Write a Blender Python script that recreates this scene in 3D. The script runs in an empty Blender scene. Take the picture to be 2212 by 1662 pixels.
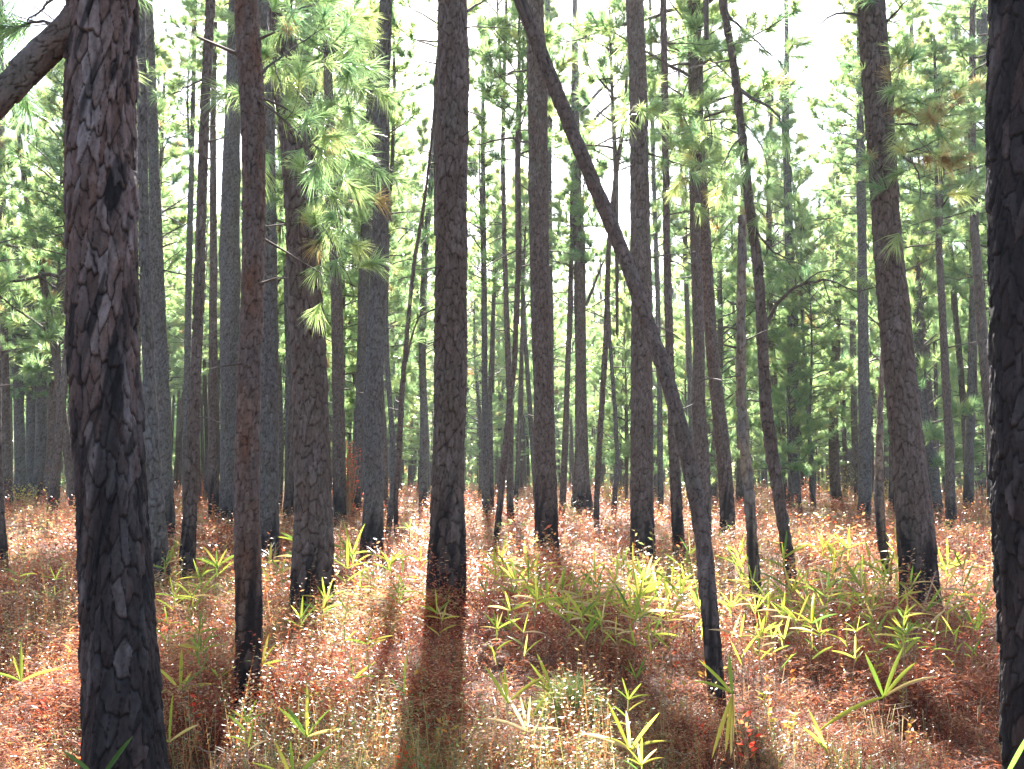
import bpy, math, random
import numpy as np
from mathutils import Vector, Matrix

# ---------------------------------------------------------------- camera, sky, sun
scene = bpy.context.scene
COL = scene.collection
CAM_H, PITCH, FPX = 1.6, math.radians(4.69), 2370.0       # FPX: focal length in units of a 2212 wide picture
cd = bpy.data.cameras.new("camera"); cam = bpy.data.objects.new("camera", cd); COL.objects.link(cam)
cd.sensor_width = 36; cd.lens = 36 * FPX / 2212; cd.clip_start = 0.1; cd.clip_end = 3000
cam.location = (0, 0, CAM_H); cam.rotation_euler = (math.pi / 2 + PITCH, 0, 0)
scene.camera = cam
SUN_EL, SUN_AZ = math.radians(37), math.radians(-2.2)
world = bpy.data.worlds.new("World"); scene.world = world; world.use_nodes = True
wt = world.node_tree; bg = wt.nodes['Background']
sky = wt.nodes.new('ShaderNodeTexSky'); sky.sky_type = 'NISHITA'; sky.sun_disc = False
sky.sun_elevation = SUN_EL; sky.sun_rotation = SUN_AZ; sky.dust_density = 1.2; sky.air_density = 1.0
wt.links.new(sky.outputs[0], bg.inputs[0]); bg.inputs[1].default_value = 0.065
sl = bpy.data.lights.new("sun", 'SUN'); sun = bpy.data.objects.new("sun", sl); COL.objects.link(sun)
sl.energy = 5.0; sl.angle = math.radians(0.55); sl.color = (1.0, 0.96, 0.90)
sdir = Vector((math.sin(SUN_AZ) * math.cos(SUN_EL), math.cos(SUN_AZ) * math.cos(SUN_EL), math.sin(SUN_EL)))
sun.rotation_euler = sdir.to_track_quat('Z', 'Y').to_euler(); sun.location = (0, 60, 60)
scene.view_settings.view_transform = 'Standard'; scene.view_settings.look = 'None'
scene.view_settings.exposure = 2.6; scene.view_settings.gamma = 1

rng = np.random.default_rng(7)
PI = math.pi
cp, sp_ = math.cos(PITCH), math.sin(PITCH)

def ray(x, y):
    a, b = (x - 1106) / FPX, -(y - 831) / FPX
    return np.array([a, cp - b * sp_, sp_ + b * cp])
def at_depth(x, y, Y):
    r = ray(x, y); return np.array([0, 0, CAM_H]) + r * (Y / r[1])
def at_height(x, y, z):
    r = ray(x, y); return np.array([0, 0, CAM_H]) + r * ((z - CAM_H) / r[2])

def ground_z(x, y):
    return 0.05 * np.sin(x * .7 + 1.3) * np.cos(y * .5) + .04 * np.sin(x * .23 + y * .31) + .02 * np.sin(x * 2.1 + y * 1.7)

# ---------------------------------------------------------------- value noise
_LAT = rng.random((256, 256))
def vnoise(u, v):
    iu, iv = np.floor(u).astype(int), np.floor(v).astype(int)
    fu, fv = u - iu, v - iv
    fu = fu * fu * (3 - 2 * fu); fv = fv * fv * (3 - 2 * fv)
    g = lambda a, b: _LAT[a % 256, b % 256]
    return (g(iu, iv) * (1 - fu) + g(iu + 1, iv) * fu) * (1 - fv) + (g(iu, iv + 1) * (1 - fu) + g(iu + 1, iv + 1) * fu) * fv
def hash2(a, b, k):
    s = np.sin(a * 127.1 + b * 311.7 + k * 74.7) * 43758.5453
    return s - np.floor(s)

# ---------------------------------------------------------------- mesh helpers
def make_mesh(name, V, F, mats, attrs=None, smooth=False, midx=None):
    me = bpy.data.meshes.new(name)
    V = np.ascontiguousarray(V, dtype=np.float32); F = np.ascontiguousarray(F, dtype=np.int32)
    k = F.shape[1]
    me.vertices.add(len(V)); me.vertices.foreach_set('co', V.ravel())
    me.loops.add(F.size); me.loops.foreach_set('vertex_index', F.ravel())
    me.polygons.add(len(F)); me.polygons.foreach_set('loop_start', np.arange(0, F.size, k, dtype=np.int32))
    if smooth: me.polygons.foreach_set('use_smooth', np.ones(len(F), dtype=bool))
    for m in (mats if isinstance(mats, (list, tuple)) else [mats]): me.materials.append(m)
    if midx is not None: me.polygons.foreach_set('material_index', np.ascontiguousarray(midx, dtype=np.int32))
    for n, a in (attrs or {}).items():
        at = me.attributes.new(n, 'FLOAT', 'POINT'); at.data.foreach_set('value', np.ascontiguousarray(a, dtype=np.float32))
    me.update(calc_edges=True)
    return me
def link(name, me, parent=None):
    o = bpy.data.objects.new(name, me); COL.objects.link(o)
    if parent is not None: o.parent = parent
    return o
def tag(o, label=None, cat=None, group=None, kind=None):
    if label: o['label'] = label
    if cat: o['category'] = cat
    if group: o['group'] = group
    if kind: o['kind'] = kind
    return o
def empty(name, loc):
    o = bpy.data.objects.new(name, None); COL.objects.link(o); o.location = loc; o.empty_display_size = .2
    return o
def norm(a): return a / np.maximum(np.linalg.norm(a, axis=-1, keepdims=True), 1e-9)
def perp(a):
    ref = np.where(np.abs(a[..., 2:3]) > .9, np.array([1., 0, 0]), np.array([0, 0, 1.]))
    u = norm(np.cross(a, ref)); return u, np.cross(a, u)

# ---------------------------------------------------------------- materials
def new_mat(name):
    m = bpy.data.materials.new(name); m.use_nodes = True
    nt = m.node_tree; nt.nodes.clear()
    out = nt.nodes.new('ShaderNodeOutputMaterial')
    return m, nt, nt.nodes, nt.links, out
def ramp(N, L, src, stops, interp='LINEAR'):
    r = N.new('ShaderNodeValToRGB'); r.color_ramp.interpolation = interp
    e = r.color_ramp.elements
    while len(e) < len(stops): e.new(.5)
    for i, (p, c) in enumerate(stops): e[i].position = p; e[i].color = (*c, 1)
    L.new(src, r.inputs[0]); return r.outputs[0]
def attr(N, n):
    a = N.new('ShaderNodeAttribute'); a.attribute_name = n; return a.outputs['Fac']
def math_(N, L, op, a, b):
    m = N.new('ShaderNodeMath'); m.operation = op
    for i, v in enumerate((a, b)):
        if isinstance(v, (int, float)): m.inputs[i].default_value = v
        elif v is not None: L.new(v, m.inputs[i])
    return m.outputs[0]
def mixc(N, L, fac, a, b, mode='MIX'):
    m = N.new('ShaderNodeMix'); m.data_type = 'RGBA'; m.blend_type = mode
    for i, v in ((0, fac), (6, a), (7, b)):
        if isinstance(v, (int, float)): m.inputs[i].default_value = v
        elif isinstance(v, tuple): m.inputs[i].default_value = (*v, 1)
        else: L.new(v, m.inputs[i])
    return m.outputs[2]

def leaf_mat(name, stops, rough=.35, spec=.5, trans=.5, tgain=1.5, interp='LINEAR', tint=(1, 1, 1)):
    m, nt, N, L, out = new_mat(name)
    c = ramp(N, L, attr(N, 'rnd'), stops, interp)
    p = N.new('ShaderNodeBsdfPrincipled'); p.inputs['Roughness'].default_value = rough
    p.inputs['Specular IOR Level'].default_value = spec
    L.new(c, p.inputs['Base Color'])
    t = N.new('ShaderNodeBsdfTranslucent')
    tc = mixc(N, L, 1.0, c, tuple(tgain * k for k in tint), 'MULTIPLY')
    L.new(tc, t.inputs['Color'])
    mx = N.new('ShaderNodeMixShader'); mx.inputs[0].default_value = trans
    L.new(p.outputs[0], mx.inputs[1]); L.new(t.outputs[0], mx.inputs[2]); L.new(mx.outputs[0], out.inputs[0])
    return m

M_NEEDLE = leaf_mat('pine_needles', [(0, (.055, .105, .06)), (.45, (.085, .132, .065)), (.8, (.125, .16, .068)), (.93, (.17, .17, .075)), (.95, (.105, .082, .04)), (1, (.12, .085, .042))],
                    rough=.28, spec=.9, trans=.55, tgain=5.2, tint=(1.08, 1, .79))
M_CANE = leaf_mat('cane_leaf', [(0, (.07, .14, .03)), (.3, (.14, .21, .03)), (.6, (.27, .30, .04)), (.85, (.40, .32, .07)), (1, (.45, .34, .18))],
                  rough=.35, spec=.5, trans=.6, tgain=2.1)
M_FERN = leaf_mat('brown_fern', [(0, (.10, .024, .010)), (.3, (.21, .056, .026)), (.55, (.32, .11, .05)), (.75, (.40, .19, .095)), (.9, (.40, .27, .15)), (1, (.17, .18, .05))],
                 rough=.6, spec=.2, trans=.5, tgain=2.1)
M_SPRIG = leaf_mat('oval_leaves', [(0, (.20, .03, .015)), (.3, (.32, .09, .035)), (.55, (.38, .18, .07)), (.75, (.34, .25, .11)), (.88, (.22, .21, .06)), (1, (.10, .15, .04))],
                   rough=.3, spec=.9, trans=.55, tgain=2.5)
M_GRASS = leaf_mat('dry_grass', [(0, (.22, .14, .07)), (.5, (.36, .26, .15)), (.8, (.26, .27, .08)), (1, (.15, .19, .05))], rough=.4, spec=.5, trans=.4, tgain=1.4)
M_ORANGE = leaf_mat('autumn_leaf', [(0, (.42, .11, .03)), (.5, (.50, .22, .04)), (1, (.45, .34, .06))], rough=.35, spec=.5, trans=.55, tgain=1.6)
M_RED = leaf_mat('red_leaf', [(0, (.40, .03, .02)), (.6, (.58, .07, .03)), (1, (.50, .17, .05))], rough=.4, spec=.4, trans=.6, tgain=2.4)
M_YELLOW = leaf_mat('yellow_leaf', [(0, (.25, .25, .04)), (.6, (.40, .34, .05)), (1, (.50, .36, .06))], rough=.4, spec=.5, trans=.55, tgain=1.6)

def bark_mat(name, c_lo, c_hi, c_gap, green=0.0, charred=(.012, .011, .012), patch=(.13, .12, .12)):
    m, nt, N, L, out = new_mat(name)
    tc = N.new('ShaderNodeTexCoord')
    mp = N.new('ShaderNodeMapping'); mp.inputs['Scale'].default_value = (1, 1, .3); L.new(tc.outputs['Object'], mp.inputs[0])
    n1 = N.new('ShaderNodeTexNoise'); n1.inputs['Scale'].default_value = 38; n1.inputs['Detail'].default_value = 5; L.new(mp.outputs[0], n1.inputs['Vector'])
    n2 = N.new('ShaderNodeTexNoise'); n2.inputs['Scale'].default_value = 2.2; n2.inputs['Detail'].default_value = 3; L.new(tc.outputs['Object'], n2.inputs['Vector'])
    cell = attr(N, 'cell'); edge = attr(N, 'edge'); char = attr(N, 'char')
    c = mixc(N, L, cell, c_lo, c_hi)
    f = math_(N, L, 'MULTIPLY_ADD', n1.outputs[0], 1.7); f.node.inputs[2].default_value = .15
    c = mixc(N, L, 1.0, c, (1, 1, 1), 'MULTIPLY')
    cc = N.new('ShaderNodeCombineXYZ')
    for i in range(3): L.new(f, cc.inputs[i])
    c = mixc(N, L, 1.0, c, cc.outputs[0], 'MULTIPLY')
    if green > 0:
        g = N.new('ShaderNodeMapRange'); g.inputs[1].default_value = .45; g.inputs[2].default_value = .7; g.inputs[4].default_value = green
        L.new(n2.outputs[0], g.inputs[0]); c = mixc(N, L, g.outputs[0], c, (.10, .13, .09))
    n3 = N.new('ShaderNodeTexNoise'); n3.inputs['Scale'].default_value = 3.3; n3.inputs['Detail'].default_value = 4
    mp3 = N.new('ShaderNodeMapping'); mp3.inputs['Scale'].default_value = (1.6, 1.6, .45); L.new(tc.outputs['Object'], mp3.inputs[0]); L.new(mp3.outputs[0], n3.inputs['Vector'])
    g3 = N.new('ShaderNodeMapRange'); g3.inputs[1].default_value = .42; g3.inputs[2].default_value = .62; g3.inputs[4].default_value = .75
    L.new(n3.outputs[0], g3.inputs[0]); c = mixc(N, L, g3.outputs[0], c, mixc(N, L, 1.0, patch, cc.outputs[0], 'MULTIPLY'))
    c = mixc(N, L, edge, c_gap, c)
    c = mixc(N, L, char, c, charred)
    p = N.new('ShaderNodeBsdfPrincipled'); p.inputs['Roughness'].default_value = .8; p.inputs['Specular IOR Level'].default_value = .15
    L.new(c, p.inputs['Base Color'])
    b = N.new('ShaderNodeBump'); b.inputs['Strength'].default_value = .9; b.inputs['Distance'].default_value = .01
    L.new(n1.outputs[0], b.inputs['Height']); L.new(b.outputs[0], p.inputs['Normal']); L.new(p.outputs[0], out.inputs[0])
    return m
M_BARK = {
    'grey': bark_mat('grey_plated_bark', (.10, .078, .066), (.16, .135, .122), (.032, .024, .02), .3),
    'brown': bark_mat('brown_plated_bark', (.115, .08, .066), (.18, .135, .12), (.026, .018, .016), .2, patch=(.12, .08, .062)),
    'red': bark_mat('reddish_bark', (.13, .062, .038), (.18, .12, .095), (.028, .016, .012), 0, patch=(.12, .10, .095)),
    'tan': bark_mat('tan_bare_bark', (.26, .17, .11), (.34, .26, .19), (.07, .04, .03), .1),
    'near': bark_mat('burnt_plated_bark', (.09, .045, .034), (.27, .225, .225), (.008, .006, .006), .10, patch=(.14, .085, .07)),
}
def simple_mat(name, col, rough=.8):
    m, nt, N, L, out = new_mat(name)
    p = N.new('ShaderNodeBsdfPrincipled'); p.inputs['Roughness'].default_value = rough
    n = N.new('ShaderNodeTexNoise'); n.inputs['Scale'].default_value = 9; n.inputs['Detail'].default_value = 4
    tc = N.new('ShaderNodeTexCoord'); L.new(tc.outputs['Object'], n.inputs['Vector'])
    r = ramp(N, L, n.outputs[0], [(.25, tuple(.5 * k for k in col)), (.75, tuple(1.4 * k for k in col))])
    L.new(r, p.inputs['Base Color']); L.new(p.outputs[0], out.inputs[0]); return m
M_WOOD = simple_mat('branch_wood', (.11, .08, .065))
M_STEM = simple_mat('plant_stem', (.32, .22, .11))
M_STICK = simple_mat('pale_stick', (.42, .34, .27))
M_CONE = simple_mat('cone_scales', (.14, .07, .045))

# ---------------------------------------------------------------- wood segments and needle tufts
def tubes(segs, sides=4):
    """segs: list of (p0,p1,r0,r1) -> V,F"""
    S = np.array([np.concatenate([a, b, [r0, r1]]) for a, b, r0, r1 in segs])
    p0, p1, r0, r1 = S[:, :3], S[:, 3:6], S[:, 6], S[:, 7]
    d = norm(p1 - p0); u, w = perp(d)
    an = np.arange(sides) * 2 * PI / sides
    ring = u[:, None] * np.cos(an)[None, :, None] + w[:, None] * np.sin(an)[None, :, None]
    A = p0[:, None] + ring * r0[:, None, None]; B = (p1 + d * r1[:, None] * .5)[:, None] + ring * r1[:, None, None]
    V = np.concatenate([A, B], 1).reshape(-1, 3)
    n = len(S); k = np.arange(sides); k2 = (k + 1) % sides
    f = np.stack([k, k2, k2 + sides, k + sides], 1)
    F = (f[None] + (np.arange(n) * 2 * sides)[:, None, None]).reshape(-1, 4)
    return V, F
def needles(P, A, size, rnd, K, width, r, curved=False, spread=(.25, 1.25)):
    """P tuft points, A axes -> thin triangles (or two-piece blades when curved)"""
    n = len(P); u, w = perp(A)
    th = r.random((n, K)) * 2 * PI; el = spread[0] + (spread[1] - spread[0]) * r.random((n, K)) ** .8
    d = (A[:, None] * np.cos(el)[..., None] + (u[:, None] * np.cos(th)[..., None] + w[:, None] * np.sin(th)[..., None]) * np.sin(el)[..., None])
    L = size[:, None] * (.7 + .45 * r.random((n, K)))
    base = P[:, None] - A[:, None] * (r.random((n, K)) * size[:, None] * .45)[..., None]
    side = norm(np.cross(d, r.normal(size=(n, K, 3)))) * width * (size[:, None, None] / .22)
    if not curved:
        tip = base + d * L[..., None]; tip[..., 2] -= .08 * L
        V = np.stack([base - side * .5, base + side * .5, tip], 2).reshape(-1, 3)
        F = np.arange(len(V)).reshape(-1, 3); R = np.repeat(rnd, K * 3)
        return V, F, R + 0 * R
    mid = base + d * (L * .5)[..., None]; tip = base + d * (L * .97)[..., None]
    tip[..., 2] -= .22 * L; mid[..., 2] -= .04 * L
    V = np.stack([base - side * .5, base + side * .5, mid + side * .5, mid - side * .5, tip], 2).reshape(-1, 3)
    q = np.arange(n * K)[:, None] * 5
    F = np.concatenate([q + np.array([[0, 1, 2]]), q + np.array([[0, 2, 3]]), q + np.array([[3, 2, 4]])])
    return V, F, np.repeat(rnd, K * 5)

def grow_branch(p, az, L, up, r, segs, tuf, rad, dens=1.0, bare=.35, tsize=.22, tone=0.4, droop=0.0):
    """curved limb from p with side twigs; appends wood segments and tufts"""
    n = max(4, int(L / .28)); st = L / n
    d = np.array([math.cos(az) * math.cos(up), math.sin(az) * math.cos(up), math.sin(up)]); q = np.array(p, float)
    dead = r.random() < .012
    for i in range(n):
        t = i / n
        d = norm(d + np.array([r.normal() * .13, r.normal() * .13, r.normal() * .1 + (.10 if t > .55 else -.03 - droop)]))
        q2 = q + d * st
        segs.append((q, q2, rad * (1 - .85 * t), rad * (1 - .85 * (t + 1 / n))))
        if t > bare:
            for s in (-1, 1):
                if r.random() < .75 * dens:
                    l2 = (.25 + .45 * r.random()) * min(1, L * .45) * (1.15 - .5 * t)
                    sd = norm(np.cross(d, [0, 0, 1.]) * s + d * .7 + np.array([0, 0, .15 + .3 * r.random()]) + r.normal(size=3) * .2)
                    m = q + d * st * r.random(); e = m + sd * l2 * .55; e2 = e + norm(sd + np.array([0, 0, .35])) * l2 * .45
                    segs.append((m, e, rad * .22, rad * .16)); segs.append((e, e2, rad * .16, rad * .1))
                    tuf.append((e2, norm(sd + np.array([0, 0, .45])), tsize * (.8 + .4 * r.random()), dead, tone))
                    if r.random() < .6: tuf.append((e, norm(sd + np.array([0, 0, .5])), tsize * (.7 + .3 * r.random()), dead, tone))
        q = q2
    tuf.append((q, norm(d + np.array([0, 0, .3])), tsize * 1.1, dead, tone))

def tuft_arrays(tuf, r):
    P = np.array([t[0] for t in tuf]); A = norm(np.array([t[1] for t in tuf])); S = np.array([t[2] for t in tuf])
    tone = np.array([t[4] for t in tuf]); dead = np.array([t[3] for t in tuf]) | (r.random(len(tuf)) < .01)
    R = np.where(dead, .97, np.clip(tone + r.normal(size=len(tuf)) * .2, 0, .9))
    return P, A, S, R

def crown_meshes(seed, H, R, nb, K=34, width=.015, tsize=.36, shape=.7, dens=1.0, low_bare=3, lead=.09):
    """crown starting at z=0 with its own leader stem; returns branches mesh, needle mesh"""
    r = np.random.default_rng(seed); segs, tuf = [], []
    ph = r.random() * 6
    xs = lambda z: np.array([.3 * math.sin(z * .3) * math.cos(ph), .3 * math.sin(z * .3) * math.sin(ph), z])
    segs.append((np.array([0, 0, -4.]), xs(0), .05, lead))
    for i in range(14):
        z0, z1 = H * i / 14, H * (i + 1) / 14
        segs.append((xs(z0), xs(z1), lead * (1 - .9 * i / 14), lead * (1 - .9 * (i + 1) / 14)))
    for i in range(nb):
        t = (i + r.random()) / nb
        az = i * 2.4 + r.normal() * .4
        prof = (1 - t) ** shape * (.55 + .45 * min(1, t / .25))
        L = max(.35, R * prof * (.5 + .8 * r.random()))
        grow_branch(xs(t * H), az, L, .15 + .75 * t + r.normal() * .15, r, segs, tuf, .012 + .012 * L, dens=dens, tsize=tsize, tone=.38 + .25 * t)
    for i in range(low_bare):                                   # dead bare limbs under the crown
        grow_branch(np.array([0, 0, -.3 - 3.2 * r.random()]), r.random() * 6.28, .5 + 1.2 * r.random(), .05, r, segs, [], .013)
    V, F = tubes(segs, 4)
    wood = make_mesh('branches', V, F, M_WOOD)
    P, A, S, RR = tuft_arrays(tuf, r)
    V, F, Q = needles(P, A, S, RR, K, width, r)
    return wood, make_mesh('crown', V, F, M_NEEDLE, {'rnd': Q})

# ---------------------------------------------------------------- trunks with bark plates
def bark_field(theta, R, v, cw, ch, seed):
    nc = max(5, int(round(2 * PI * R / cw)))
    u = theta / (2 * PI) * nc
    wob = (vnoise(np.cos(theta) * 2.2 + seed + 20, v * 3.2 + np.sin(theta) * 2.2) - .5) * 1.3
    f_ = R / max(cw, .02)
    wob = wob + (vnoise(np.cos(theta) * f_ * 1.6 + seed + 60, v / cw * .9 + np.sin(theta) * f_ * 1.6) - .5) * .5
    wob2 = (vnoise(np.cos(theta) * f_ * 1.9 + seed + 90, v / cw * .6 + np.sin(theta) * f_ * 1.9) - .5) * .5
    uu = u + wob; vv = v / ch + wob2
    iu, iv = np.floor(uu), np.floor(vv)
    f1 = np.full(u.shape, 9.); f2 = np.full(u.shape, 9.); c1 = np.zeros(u.shape); dv = np.zeros(u.shape)
    for a in (-1, 0, 1):
        for b in (-2, -1, 0, 1, 2):
            cu, cv = iu + a, iv + b
            ku = np.mod(cu, nc)
            px = cu + .15 + .7 * hash2(ku, cv, seed + 1); py = cv + .5 * np.mod(ku, 2) + .1 + .8 * hash2(ku, cv, seed + 2)
            d = np.maximum(np.abs(uu - px) * 1.15, 0) ** 2 + (vv - py) ** 2 * .8
            d = np.sqrt(d); m = d < f1
            f2 = np.where(m, f1, np.minimum(f2, d)); c1 = np.where(m, hash2(ku, cv, seed + 3), c1); dv = np.where(m, vv - py, dv); f1 = np.where(m, d, f1)
    edge = np.clip((f2 - f1) / .16, 0, 1); edge = np.sqrt(edge * edge * (3 - 2 * edge))
    return edge, c1, dv

def trunk_mesh(P, Rr, Y0, seed, plate=.05, amp=.012, char_h=.6, char_mix=1.0, ztop_frame=8, base=None, name='trunk'):
    """P polyline (n,3) rising, Rr radii; dense rings inside the frame"""
    seg = np.linalg.norm(np.diff(P, axis=0), axis=1); s = np.concatenate([[0], np.cumsum(seg)])
    px = Y0 / 1097.
    step = px * 1.25
    zin = np.interp(ztop_frame, P[:, 2], s)
    ss = np.concatenate([np.arange(0, min(zin, s[-1]), step), np.arange(min(zin, s[-1]), s[-1], max(step * 6, .12)), [s[-1]]])
    if len(ss) > 1400: ss = np.linspace(0, s[-1], 1400)
    # smooth the polyline
    fine = np.linspace(0, s[-1], 240)
    Pf = np.stack([np.interp(fine, s, P[:, i]) for i in range(3)], 1); Rf = np.interp(fine, s, Rr)
    k = np.hanning(17); k /= k.sum()
    def sm(a):
        pad = np.concatenate([2 * a[0] - a[8:0:-1], a, 2 * a[-1] - a[-2:-10:-1]]); return np.convolve(pad, k, 'valid')
    Pf = np.stack([sm(Pf[:, i]) for i in range(3)], 1); Rf = np.maximum(sm(Rf), .004)
    C = np.stack([np.interp(ss, fine, Pf[:, i]) for i in range(3)], 1); R = np.interp(ss, fine, Rf)
    T = norm(np.gradient(C, axis=0)); N1 = norm(np.array([[0, 1., 0]]) - T * T[:, 1:2]); N2 = np.cross(T, N1)
    wpx = 2 * R.max() / px
    na = int(np.clip(2.3 * wpx, 10, 210))
    th = np.arange(na) * 2 * PI / na
    TH, SS = np.meshgrid(th, ss); 
    cw = max(plate, 2.0 * px); ch = cw * (3.2 if plate == .05 else 2.5)
    e, c, dv = bark_field(TH, float(np.median(R)), SS, cw, ch, seed)
    lump = (vnoise(np.cos(TH) * 1.3 + seed * 3.1 + 50, SS * 1.1 + np.sin(TH) * 1.3) - .5)
    fine_n = vnoise(np.cos(TH) * 9 + seed + 50, SS * 14 + np.sin(TH) * 9) - .5
    e2, c2, dv2 = bark_field(TH + .02 * c, float(np.median(R)), SS + 3.3, cw * .42, ch * .3, seed + 7)
    rag = vnoise(np.cos(TH) * 22 + seed + 50, SS * 30 + np.sin(TH) * 22) - .5
    disp = amp * (e * (.4 + .75 * c) - .4 * dv * e + .18 * fine_n + .3 * e2 * c2 * (.3 + .7 * e) - .15 * dv2 * e2 + .22 * rag) + lump * R[:, None] * .16
    if plate == .05:
        rag2 = vnoise(np.cos(TH) * 40 + seed + 90, SS * 55 + np.sin(TH) * 40) - .5
        disp = disp + amp * (-.2 * dv * e + .3 * rag + .2 * rag2 + .25 * (hash2(np.round(c * 991), 3, 1) - .5) * e)
    RR = R[:, None] + disp - amp * .95
    V = C[:, None] + (N1[:, None] * np.cos(TH)[..., None] + N2[:, None] * np.sin(TH)[..., None]) * RR[..., None]
    Z = V[..., 2]
    ch_n = vnoise(np.cos(TH) * 3 + seed, SS * 3 + np.sin(TH) * 3)
    cc = np.clip(1.0 - (Z - char_h * (.4 + 1.1 * ch_n)) / (char_h * .8 + .05), 0, 1) * char_mix
    if plate == .05: cc = np.clip(cc + .85 * np.clip((vnoise(np.cos(TH) * 4 + seed + 30, SS * 8 + np.sin(TH) * 4) + .25 * vnoise(np.cos(TH) * 12 + seed, SS * 26 + np.sin(TH) * 12) - .72) * 6, 0, 1), 0, 1)
    cc = cc * np.where(hash2(np.round(c * 997), 1, 5) > .86, .72 if plate == .05 else .4, 1) * (.8 + .2 * ch_n)
    V = V.reshape(-1, 3)
    if base is not None: V = V - base
    nr = len(ss); i = np.arange(nr - 1)[:, None] * na; j = np.arange(na)[None]; j2 = (j + 1) % na
    F = np.stack([i + j, i + j2, i + na + j2, i + na + j], -1).reshape(-1, 4)
    return V, F, {'edge': (e * (.62 + .38 * e2)).ravel(), 'cell': np.clip(.8 * c + .35 * c2 - .08 + .4 * fine_n, 0, 1).ravel(), 'char': cc.ravel()}, (C, R)

# crown library
LIB = [crown_meshes(11, 11, 2.9, 76, low_bare=5, dens=1.3), crown_meshes(12, 9, 2.6, 64, low_bare=6, dens=1.3), crown_meshes(13, 13, 3.1, 88, low_bare=4, dens=1.3),
       crown_meshes(14, 8, 3.2, 56, shape=.45, low_bare=8, dens=1.3), crown_meshes(15, 6, 2.2, 44, low_bare=8, dens=1.3), crown_meshes(16, 12, 2.6, 70, low_bare=8, dens=1.1)]
LIBH = [11, 9, 13, 8, 6, 12]

def add_crown(tree, loc, k, s=1.0, rz=0.0, sz=None):
    for nm, me in (('branches', LIB[k][0]), ('crown', LIB[k][1])):
        o = link(nm, me, tree); o.location = loc; o.rotation_euler = (0, 0, rz); o.scale = (s, s, sz or s)

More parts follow.
